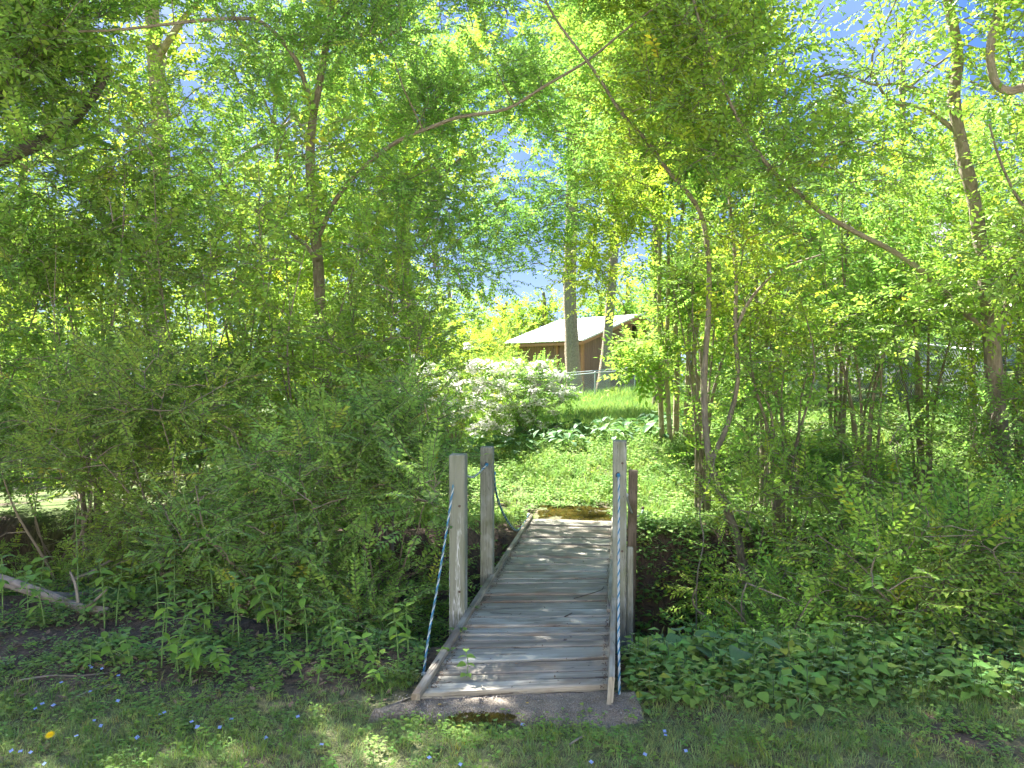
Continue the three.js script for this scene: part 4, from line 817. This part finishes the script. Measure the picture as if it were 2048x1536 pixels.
[[-2.05, 4.12, 0.28, 4, 0.095], [-1.92, 4.2, 0.36, 5, 0.1], [-1.78, 4.1, 0.25, 4, 0.095], [-2.2, 4.25, 0.24, 3, 0.09], [-1.68, 4.0, 0.2, 3, 0.09], [-1.52, 4.05, 0.25, 4, 0.09], [-1.6, 4.5, 0.42, 5, 0.1], [-1.85, 4.6, 0.45, 5, 0.1], [-2.1, 4.65, 0.4, 5, 0.1], [-1.4, 4.6, 0.45, 5, 0.1], [-1.2, 4.5, 0.4, 4, 0.09], [-2.6, 4.9, 0.4, 4, 0.1], [-2.95, 4.85, 0.3, 3, 0.1], [-3.15, 5.0, 0.42, 4, 0.1], [-2.75, 5.2, 0.35, 4, 0.1], [-3.4, 5.05, 0.5, 4, 0.1], [-3.05, 5.4, 0.62, 4, 0.1], [-2.35, 5.1, 0.5, 5, 0.1], [-2.0, 5.15, 0.55, 5, 0.1], [-1.65, 5.1, 0.55, 5, 0.1], [-1.0, 4.3, 0.3, 4, 0.08], [-0.72, 4.05, 0.22, 4, 0.075], [-0.85, 4.15, 0.28, 4, 0.08], [-0.62, 4.2, 0.3, 4, 0.08], [-1.1, 4.05, 0.2, 3, 0.08], [1.75, 4.2, 0.36, 5, 0.09], [0.92, 3.75, 0.2, 3, 0.08], [2.15, 4.25, 0.3, 4, 0.085]].flatMap((q) => q[0] < -0.5 && q[1] < 5.3 ? [q, [q[0] + rr(-0.13, 0.13), q[1] + rr(-0.1, 0.12), q[2] * rr(0.7, 1.1), q[3], q[4] * 0.95]] : [q]).forEach(([x, d, h, n, L]) => seedling(x, d, h * rr(0.7, 1.2), n + 1, L * rr(0.75, 1.0), x > 0 ? 'broad-leaved seedling among the heart-leaved plants by the hostas' : seedLab(x, d)));
// a bramble seedling rooted between the deck boards
{
  const g = base('seedling', V(-0.235, DECK - 0.01, -3.95), 'tiny three-leaved seedling rooted between the deck planks', 'seedling');
  mesh('stem', new Acc().tube([V(0, 0, 0), V(0.01, 0.08, 0.01), V(0, 0.16, 0.02)], 0.002, 4).geo(), petioleMat, g);
  for (const [y, a, s] of [[0.08, 0.3, 0.05], [0.08, 2.8, 0.05], [0.12, 0.1, 0.05], [0.12, 3.0, 0.045], [0.16, 1.6, 0.035], [0.03, 0.9, 0.04], [0.03, 2.3, 0.04]]) mesh('leaf', heartLeaves[2], LEAF, g).applyMatrix4(place(V(0, y, 0.012), V(Math.cos(a), 0.15, Math.sin(a)), s, 0.3));
}
for (const [u, v, l] of [[948, 1224, 'sprig on the deck curb beside the lichened post'], [918, 1270, 'sprig on the deck curb halfway to the near end'], [893, 1310, 'sprig on the deck curb near the concrete slab']]) {
  const d = ROWd(v), g = base('vine_sprig', V((u - 1024) / FOCAL * d, DECK + 0.012, -d), 'small green vine ' + l, 'vine');
  mesh('stem', new Acc().tube([V(-0.06, -0.01, 0.02), V(-0.02, 0.02, 0), V(0.03, 0.01, 0.01)], 0.002, 4).geo(), petioleMat, g);
  for (let k = 0; k < 6; k++) mesh('leaf', heartLeaves[k % 3], LEAF, g).applyMatrix4(place(V(-0.05 + k * 0.016, 0.015, 0.01), V(rr(-1, 1), rr(0, 0.5), rr(-1, 1)), rr(0.03, 0.045), 0.4));
}
// heart-leaved low plants at the edge, right of the slab
[[1.15, 3.75], [1.42, 3.9], [1.85, 3.95], [1.35, 3.6], [0.8, 3.8], [2.35, 3.95]].forEach(([x, d]) => leafy('heart_leaf_plant', V(x, landY(x, -d) - 0.01, -d), 'low heart-leaved plant at the grass edge below the hostas', 'plant', 'heart-leaved plants at the grass edge', 10, { reach: 0.13, height: 0.11, leaf: 0.058, geos: heartLeaves, mat: LEAF, stalk: 0.0025 }));

// ───────────────────────── flowers ─────────────────────────
const yellowMat = leafMat({ t: 0.25, coat: 0 });
function daisyGeo(n, r, w, col) { const A = new Acc(); for (let k = 0; k < n; k++) { const a = k / n * 6.283; addLeaf(A, V(0, 0, 0), V(Math.cos(a), 0.2, Math.sin(a)).normalize(), V(0, 1, 0), r, w, col, 0.15, 0.05); } return A.geo(); }
const ragGeo = daisyGeo(9, 0.014, 0.006, [0.75, 0.47, 0.01]);
for (const [u, v, d, l, n] of [[1300, 1292, 4.5, 'cluster of yellow daisy-like flowers beside the short pale board', 9], [1660, 1325, 4.35, 'cluster of yellow daisy-like flowers below the arching dead stems', 9], [1580, 1308, 4.7, 'small pair of yellow flowers below the low twiggy shrub', 3]]) {
  const c = at(u, v, d), gy = landY(c.x, c.z), g = base('yellow_flower', V(c.x, gy - 0.01, c.z), l, 'flower', 'yellow flower clusters'), h = c.y - gy;
  mesh('stem', new Acc().tube([V(0, 0, 0), V(0.02, h * 0.5, 0), V(0, h, 0)], 0.003, 5).geo(), petioleMat, g);
  for (let k = 0; k < n; k++) { const f = mesh('flower_head', ragGeo, yellowMat, g); f.position.set(rr(-0.04, 0.04), h + rr(-0.03, 0.03), rr(-0.02, 0.04)); f.rotation.set(rr(0.2, 1.2), rr(0, 6), rr(-0.4, 0.4)); f.scale.setScalar(1.15); }
  for (let k = 0; k < 7; k++) mesh('leaf', seedlingLeaves[k % 3], LEAF, g).applyMatrix4(place(V(0.01, h * (0.1 + k * 0.1), 0), V(rr(-1, 1), rr(-0.1, 0.5), rr(-1, 1)), 0.06, 0.4));
}
{
  const d = 1540 * 1.6 / (1497 - 752), x = (97 - 1024) / FOCAL * d, g = base('dandelion', V(x, landY(x, -d), -d), 'single yellow dandelion in the lawn', 'flower');
  mesh('stem', new Acc().tube([V(0, -0.01, 0), V(0.004, 0.03, 0), V(0, 0.055, 0.004)], 0.0025, 5).geo(), petioleMat, g);
  const f = mesh('flower_head', daisyGeo(22, 0.021, 0.006, [0.82, 0.6, 0.01]), yellowMat, g); f.position.set(0, 0.056, 0.005); f.rotation.x = 0.5;
  const f2 = mesh('flower_centre', daisyGeo(14, 0.012, 0.005, [0.8, 0.52, 0.01]), yellowMat, g); f2.position.set(0, 0.06, 0.006); f2.rotation.x = 0.5;
}
const speedGeo = (() => { const A = new Acc(); for (let k = 0; k < 4; k++) { const a = k * 1.571 + 0.4; addLeaf(A, V(0, 0.03, 0), V(Math.cos(a), 0.25, Math.sin(a)).normalize(), V(0, 1, 0), 0.0105, 0.0105, [0.30, 0.42, 0.78], 0.1, 0.05); } A.tube([V(0, -0.01, 0), V(0.002, 0.012, 0), V(0, 0.03, 0)], 0.0008, 3, [0.1, 0.2, 0.05], 0, false); return A.geo(); })();
[[25, 1505], [38, 1510], [58, 1508], [90, 1527], [70, 1420], [82, 1412], [105, 1416], [232, 1407], [150, 1480], [187, 1444], [200, 1453], [275, 1474], [318, 1436], [328, 1433], [382, 1450], [394, 1456], [460, 1447], [440, 1458], [175, 1335], [182, 1338], [203, 1340], [180, 1385], [530, 1480], [1045, 1449], [858, 1521], [918, 1531], [1328, 1462], [1330, 1475], [1288, 1517], [1372, 1505], [1180, 1530], [640, 1500], [120, 1372], [597, 1435], [235, 1360]].forEach(([u, v]) => {
  const d = FOCAL * 1.57 / (v - HORIZON), x = (u - 1024) / FOCAL * d;
  const m = mesh('speedwell_flower', speedGeo, PETAL, scene); m.position.set(x, landY(x, -d) + 0.012, -d); m.rotation.set(rr(0.1, 0.6), rr(0, 6), rr(-0.3, 0.3)); m.scale.setScalar(rr(0.9, 1.25));
  tag(m, 'tiny sky-blue speedwell flower in the grass', 'flower', 'speedwell flowers in the lawn');
});

// ───────────────────────── dead wood ─────────────────────────
{
  const b = at(10, 1165, 5.45), e = at(165, 1222, 5.15), f = at(215, 1232, 5.1), g = base('fallen_log', V(b.x, landY(b.x, b.z), b.z), 'fallen grey log with broken side branches lying at the hedge foot', 'log'), off = g.position;
  const rest = (p, r) => { p.y = Math.max(p.y, landY(p.x, p.z) + r * 0.7); return p.sub(off); };
  mesh('trunk', new Acc().tube(curve([rest(at(-60, 1150, 5.6), 0.06), rest(b, 0.06), rest(at(90, 1192, 5.3), 0.055), rest(e, 0.05), rest(f, 0.04)], 20), (t) => 0.048 - 0.022 * t, 12, [1, 1, 1], 0.25).geo(), deadMat, g);
  for (const [p, r] of [[[at(155, 1212, 5.17), at(148, 1170, 5.2), at(138, 1145, 5.22)], 0.013], [[at(170, 1218, 5.13), at(190, 1200, 5.1), at(212, 1180, 5.08)], 0.011], [[at(100, 1192, 5.4), at(150, 1192, 5.5), at(212, 1178, 5.6)], 0.028], [[at(140, 1162, 5.7), at(180, 1145, 5.8), at(218, 1122, 5.9)], 0.016]])
    mesh('branch_stub', new Acc().tube(curve(p, 8).map((q) => q.clone().sub(off)), (t) => r * (1 - 0.45 * t), 8, [1, 1, 1], 0.2).geo(), deadMat, g);
}
[[[[30, 1368], [95, 1358], [150, 1357], [212, 1350]], 0.006, 'long bleached stick on the bare soil by the seedlings'], [[[150, 1398], [190, 1382], [225, 1372]], 0.004, 'thin bleached twig among the seedlings at the lawn edge'], [[[222, 1310], [245, 1318], [262, 1324]], 0.005, 'short bleached twig behind the seedlings'], [[[1140, 1424], [1158, 1434], [1172, 1444]], 0.006, 'grey twig at the edge of the concrete slab'], [[[1162, 1430], [1195, 1432], [1245, 1442]], 0.003, 'straw-coloured stalk lying past the end of the slab'], [[[1140, 1498], [1160, 1484], [1172, 1476]], 0.006, 'short dark twig lying in the grass before the slab'], [[[745, 1428], [790, 1408], [830, 1392]], 0.011, 'dark weathered stick along the side of the slab']].forEach(([uv, r, label]) => {
  const pts = uv.map(([u, v]) => { const d = FOCAL * 1.59 / (v - HORIZON), x = (u - 1024) / FOCAL * d; return V(x, landY(x, -d) + r + 0.012, -d); });
  const o = pts[0].clone(), m = mesh('dead_stick', new Acc().tube(curve(pts, 12).map((p) => p.sub(o)), (t) => r * (1 - 0.5 * t), 6, [1, 1, 1], 0.3).geo(), deadMat, scene); m.position.copy(o);
  tag(m, label, 'stick', 'dead sticks on the ground');
});
for (const [uv, r, label] of [[[[1148, 1200], [1175, 1192], [1203, 1183], [1208, 1176]], 0.003, 'thin curved twig lying on the deck planks'], [[[1130, 1237], [1138, 1233], [1144, 1230]], 0.004, 'short dark twig lying on the deck planks']]) {
  const pts = uv.map(([u, v]) => { const d = ROWd(v); return V((u - 1024) / FOCAL * d, DECK + r + 0.003, -d); }), o = pts[0].clone();
  const m = mesh('dead_stick', new Acc().tube(curve(pts, 8).map((p) => p.sub(o)), r, 5).geo(), BARK.dark, scene); m.position.copy(o); tag(m, label, 'stick', 'dead sticks on the deck');
}
// arching dead stems over the right-hand bank
for (const [pts, label] of [[[[1590, 1340, 4.9], [1640, 1300, 4.8], [1670, 1268, 4.7], [1720, 1280, 4.6], [1770, 1300, 4.5]], 'arching straw-coloured dead stem over the yellow flowers'], [[[1640, 1330, 4.9], [1690, 1310, 4.7], [1700, 1285, 4.6], [1683, 1255, 4.6]], 'crooked dead stem standing in the low twiggy shrub'], [[[1490, 1165, 5.2], [1550, 1190, 5.1], [1610, 1215, 5.0]], 'thin dead stem slanting over the low shrubs of the bank'], [[[1395, 1150, 6.4], [1408, 1080, 6.5], [1400, 1020, 6.6], [1420, 960, 6.7], [1432, 910, 6.8]], 'pale bare vine stem hanging beside the leaning tree']]) {
  const q = curve(pts.map(([u, v, d]) => at(u, v, d)), 14), b = V(q[0].x, landY(q[0].x, q[0].z) - 0.02, q[0].z), m = mesh('dead_sapling', new Acc().tube(curve([b, ...q], 20).map((p) => p.sub(b)), (t) => 0.007 - 0.004 * t, 5).geo(), deadMat, scene); m.position.copy(b);
  tag(m, label, 'dead stem', 'dead stems on the bank');
}
// fallen leaves on the deck and slab
const curlLeaf = ovateGeo(1, 0.5, [1, 1, 1]);
const fallenMats = [[0.55, 0.36, 0.06], [0.42, 0.36, 0.26], [0.30, 0.19, 0.10]].map((c) => new THREE.MeshStandardMaterial({ color: new THREE.Color().setRGB(...c), roughness: 0.9, side: THREE.DoubleSide }));
[[875, 1404, 0], [886, 1401, 1], [1057, 1401, 0], [1018, 1239, 1], [1090, 1282, 1], [1005, 1181, 1], [1022, 1148, 1], [1160, 1080, 1], [1063, 1063, 1], [850, 1378, 2], [1105, 1205, 1], [960, 1197, 0], [995, 1150, 2], [1190, 1242, 1], [1072, 1178, 1], [1140, 1060, 1], [955, 1310, 1], [1030, 1332, 2]].forEach(([u, v, c]) => {
  const d = ROWd(v), x = (u - 1024) / FOCAL * d, on = v > 1392, m = mesh('fallen_leaf', curlLeaf, fallenMats[c], scene);
  m.applyMatrix4(place(V(x, (on ? 0.03 : DECK + 0.006), -d), V(rr(-1, 1), 0.05, rr(-1, 1)), rr(0.02, 0.036), 0.2));
  tag(m, on ? 'dry fallen leaf lying on the concrete slab' : ['yellow fallen leaf lying on the deck planks', 'pale dry fallen leaf lying on the deck planks', 'brown dry fallen leaf lying on the deck planks'][c], 'leaf', on ? 'fallen leaves on the slab' : 'fallen leaves on the deck');
});

// ───────────────────────── grass, weeds, litter ─────────────────────────
function tuftGeo(n, spread, w, bend, col) { // blades of height about 1
  const A = new Acc();
  for (let k = 0; k < n; k++) {
    const a = rr(0, 6.283), o = [rr(-spread, spread), rr(-spread, spread)], h = rr(0.55, 1.1), b = rr(0.15, bend), fx = Math.cos(a), fz = Math.sin(a), f = rr(0.8, 1.2), c = [col[0] * f * rr(0.9, 1.15), col[1] * f, col[2] * f];
    const P = (t, s) => A.vert(o[0] + fx * b * t * t - fz * s, h * t * (1 - 0.2 * b * t), o[1] + fz * b * t * t + fx * s, s, t, c);
    const p0 = P(0, -w), p1 = P(0, w), p2 = P(0.45, -w * 0.85), p3 = P(0.45, w * 0.85), p4 = P(0.78, -w * 0.5), p5 = P(0.78, w * 0.5), p6 = P(1, 0);
    A.quad(p0, p1, p3, p2); A.quad(p2, p3, p5, p4); A.tri(p4, p5, p6);
  }
  return A.geo();
}
function weedGeo(n, L, W, col) { const A = new Acc(); for (let k = 0; k < n; k++) { const a = k * 2.4, y = 0.15 + 0.75 * rnd(), r = rr(0.02, 0.3); addLeaf(A, V(Math.cos(a) * r, y * (1 - r), Math.sin(a) * r), V(Math.cos(a), rr(-0.2, 0.5), Math.sin(a)).normalize(), V(rr(-0.3, 0.3), 1, rr(-0.3, 0.3)), L * rr(0.7, 1.2), W * rr(0.8, 1.2), [col[0] * rr(0.85, 1.15), col[1] * rr(0.9, 1.1), col[2]], 0.2, 0.1); } A.tube([V(0, 0, 0), V(0.03, 0.5, 0), V(0, 0.9, 0)], 0.012, 3, [0.12, 0.2, 0.06], 0, false); return A.geo(); }
const tufts = [tuftGeo(9, 0.35, 0.028, 0.8, [0.28, 0.38, 0.13]), tuftGeo(11, 0.45, 0.025, 1.0, [0.2, 0.33, 0.06])];
const weeds = [weedGeo(9, 0.42, 0.26, [0.2, 0.37, 0.07]), weedGeo(12, 0.34, 0.2, [0.22, 0.38, 0.07])];
const litter = (() => { const A = new Acc(); addLeaf(A, V(0, 0, -0.5), V(0, 0.1, 1).normalize(), V(0, 1, 0), 1, 0.5, [1, 1, 1], -0.2, 0.2); return A.geo(); })();
function scatter(name, label, category, geo, mat, n, area, test, size, col, sink = 0.01) {
  const it = [];
  for (let k = 0, tries = 0; k < n && tries < n * 6; tries++) {
    const d = Math.sqrt(lerp(area[2] * area[2], area[3] * area[3], rnd())), x = rr(area[0], area[1]) * (area[4] ? d / area[3] : 1);
    const w = test(x, d); if (rnd() > w) continue;
    const s = size(x, d); const y = landY(x, -d);
    it.push([new THREE.Matrix4().compose(V(x, y - sink, -d), new THREE.Quaternion().setFromEuler(new THREE.Euler(rr(-0.2, 0.2), rr(0, 6.283), rr(-0.2, 0.2))), V(s * rr(0.8, 1.2), s * rr(0.7, 1.3), s * rr(0.8, 1.2))), col()]); k++;
  }
  tag(instances(name, geo, mat, it, scene), label, category);
}
const onDeck = (x, d) => d > 3.5 && d < 8.4 && x > edgeL(d) - 0.12 && x < edgeR(d) + 0.1;
const onSlab = (x, d) => d > 3.52 && d < 3.95 && x > -0.62 && x < 0.6;
const lawnTint = () => tint(0.18, 0.12);
const nearLawn = (x, d) => onDeck(x, d) || onSlab(x, d) ? (onSlab(x, d) && d < 3.62 ? 0.45 : 0) : smooth(4.35, 3.95, d + 0.3 * nz(x * 1.4, d * 1.4) + 0.32 * smooth(-0.5, -0.9, x)) * smooth(-0.55, -0.05, fbm(x * 1.7, d * 1.7, 4, 2) + 0.05);
scatter('grass', 'short mown grass of the near lawn', 'grass', tufts[0], GRASS, 15000, [-4.2, 4.2, 2.5, 4.5, 0], nearLawn, () => rr(0.025, 0.06), lawnTint);
scatter('grass', 'longer grass tufts of the near lawn edge', 'grass', tufts[1], GRASS, 1500, [-4.2, 4.2, 2.7, 4.6, 0], (x, d) => nearLawn(x, d) * smooth(-0.1, 0.4, nz(x * 2, d * 2, 5) + (d > 3.8 ? 0.25 : 0)), () => rr(0.045, 0.09), lawnTint);
scatter('weeds', 'small broad-leaved weeds in the near lawn', 'weeds', weeds[1], LEAF, 4200, [-4.2, 4.2, 2.6, 4.6, 0], (x, d) => (onDeck(x, d) && d > 3.62) || (onSlab(x, d) && d > 3.62) ? 0 : 0.25 + 0.75 * smooth(-0.1, 0.35, nz(x * 1.8, d * 1.8, 9)), () => rr(0.035, 0.075), lawnTint);
scatter('weeds', 'low weeds on the bare soil under the hedge', 'weeds', weeds[0], LEAF, 5000, [-5.2, 5.2, 4.0, 7.6, 0], (x, d) => onDeck(x, d) ? 0 : (x < 0 ? 0.85 : 1) * smooth(-0.3, 0.3, nz(x * 1.3, d * 1.3, 14)), () => rr(0.05, 0.13), lawnTint);
scatter('weeds', 'lush weeds on the ditch bank beside the footbridge', 'weeds', weeds[0], LEAF, 3600, [0.55, 4.2, 3.7, 8.1, 0], (x, d) => onDeck(x, d) ? 0 : 0.8, () => rr(0.08, 0.2), lawnTint);
scatter('grass', 'long grass on the bank past the footbridge', 'grass', tufts[1], GRASS, 9000, [-3, 7, 8.0, 13.5, 0], (x, d) => onDeck(x, d) || (d < 8.9 && x > edgeL(8.35) && x < edgeR(8.35) + 0.2) ? 0 : smooth(-0.6, 0.1, fbm(x * 0.9, d * 0.9, 6, 2)), () => rr(0.08, 0.18), () => tint(0.18, 0.14));
scatter('weeds', 'leafy weeds on the bank past the footbridge', 'weeds', weeds[1], LEAF, 5000, [-3, 7, 7.9, 13, 0], (x, d) => d < 8.9 && x > edgeL(8.35) && x < edgeR(8.35) ? 0 : 0.8, () => rr(0.08, 0.17), () => tint(0.18, 0.1));
scatter('grass', 'uncut sunlit grass of the back lawn', 'grass', tufts[1], GRASS, 24000, [-14, 14, 13, 36, 1], (x, d) => 1, (x, d) => rr(0.13, 0.25) * (1 + 0.03 * (d - 13)) * (d > 31.5 ? 1.5 : 1), () => tint(0.16, 0.16));
scatter('leaf_litter', 'brown leaf litter on the soil under the hedge', 'leaf litter', litter, dryMat, 5000, [-5.5, 5.5, 3.7, 8, 0], (x, d) => onDeck(x, d) || onSlab(x, d) ? 0 : 0.8, () => rr(0.03, 0.06), () => { const f = rr(0.6, 1.3); return new THREE.Color().setRGB(0.19 * f, 0.135 * f, 0.09 * f); }, -0.012);
{ // crumbs of bark and soil caught along the deck edges and in the joints, grit on the slab
  const it = [];
  for (let k = 0; k < 1500; k++) {
    const d = lerp(3.8, 8.3, Math.pow(rnd(), 1.2)), s = rnd(), x = s < 0.55 ? edgeL(d) + 0.02 + Math.abs(gauss()) * 0.04 : s < 0.85 ? edgeR(d) - 0.01 - Math.abs(gauss()) * 0.03 : lerp(edgeL(d), edgeR(d), rnd());
    const f = rr(0.5, 1.2); it.push([place(V(x, DECK + 0.004, -d), V(rr(-1, 1), rr(-0.2, 0.3), rr(-1, 1)), rr(0.005, 0.018), 0.5), new THREE.Color().setRGB(0.16 * f, 0.115 * f, 0.08 * f)]);
  }
  for (let k = 0; k < 900; k++) { const f = rr(0.4, 1.6), x = rr(-0.6, 0.6), d = rr(3.56, 3.78); it.push([place(V(x, 0.029, -d), V(rr(-1, 1), rr(-0.2, 0.3), rr(-1, 1)), rr(0.004, 0.016), 0.5), new THREE.Color().setRGB(0.2 * f, 0.18 * f, 0.16 * f)]); }
  tag(instances('debris', litter, dryMat, it, scene), 'brown crumbs of bark and leaf along the deck edges', 'debris');
}
{ // moss cushions at the far end of the deck and at the lip of the slab
  const A = new Acc(); for (let k = 0; k < 26; k++) { const a = rr(0, 6.283), r = rr(0, 0.5), h = rr(0.25, 0.5); addLeaf(A, V(Math.cos(a) * r, 0, Math.sin(a) * r), V(rr(-0.4, 0.4), 1, rr(-0.4, 0.4)).normalize(), V(1, 0, 0), h, 0.14, [0.12 * rr(0.8, 1.2), 0.11 * rr(0.85, 1.15), 0.02], 0.1, 0.1); }
  const it = [], g = A.geo();
  const add = (x, d, s) => it.push([new THREE.Matrix4().compose(V(x, Math.max(landY(x, -d), onSlab(x, d) ? 0.014 : -9) - 0.004, -d), new THREE.Quaternion().setFromAxisAngle(V(0, 1, 0), rr(0, 6)), V(s, s, s)), tint(0.2, 0.1)]);
  for (let k = 0; k < 1500; k++) { const d = rr(8.36, 8.95), x = lerp(edgeL(8.35) + 0.1, edgeR(8.35) + 0.1, rnd()); if (nz(x * 3, d * 4, 3) > -0.25) add(x, d, rr(0.03, 0.05)); }
  for (let k = 0; k < 240; k++) { const a = rr(0, 6.283), r = Math.sqrt(rnd()); add(-0.14 + Math.cos(a) * r * 0.15, 3.56 + Math.sin(a) * r * 0.05, rr(0.018, 0.03)); }
  tag(instances('moss', g, GRASS, it, scene), 'olive-brown moss cushions at the ends of the footbridge', 'moss');
}
let nTri = 0; scene.traverse((o) => { if (o.isMesh && !o.isInstancedMesh) nTri += (o.geometry.index ? o.geometry.index.count : o.geometry.attributes.position.count) / 3; });
let nIns = 0; scene.traverse((o) => { if (o.isInstancedMesh) nIns += o.count; });
console.log('triangles', Math.round(nTri), 'instances', nIns);
renderer.render(scene, camera);
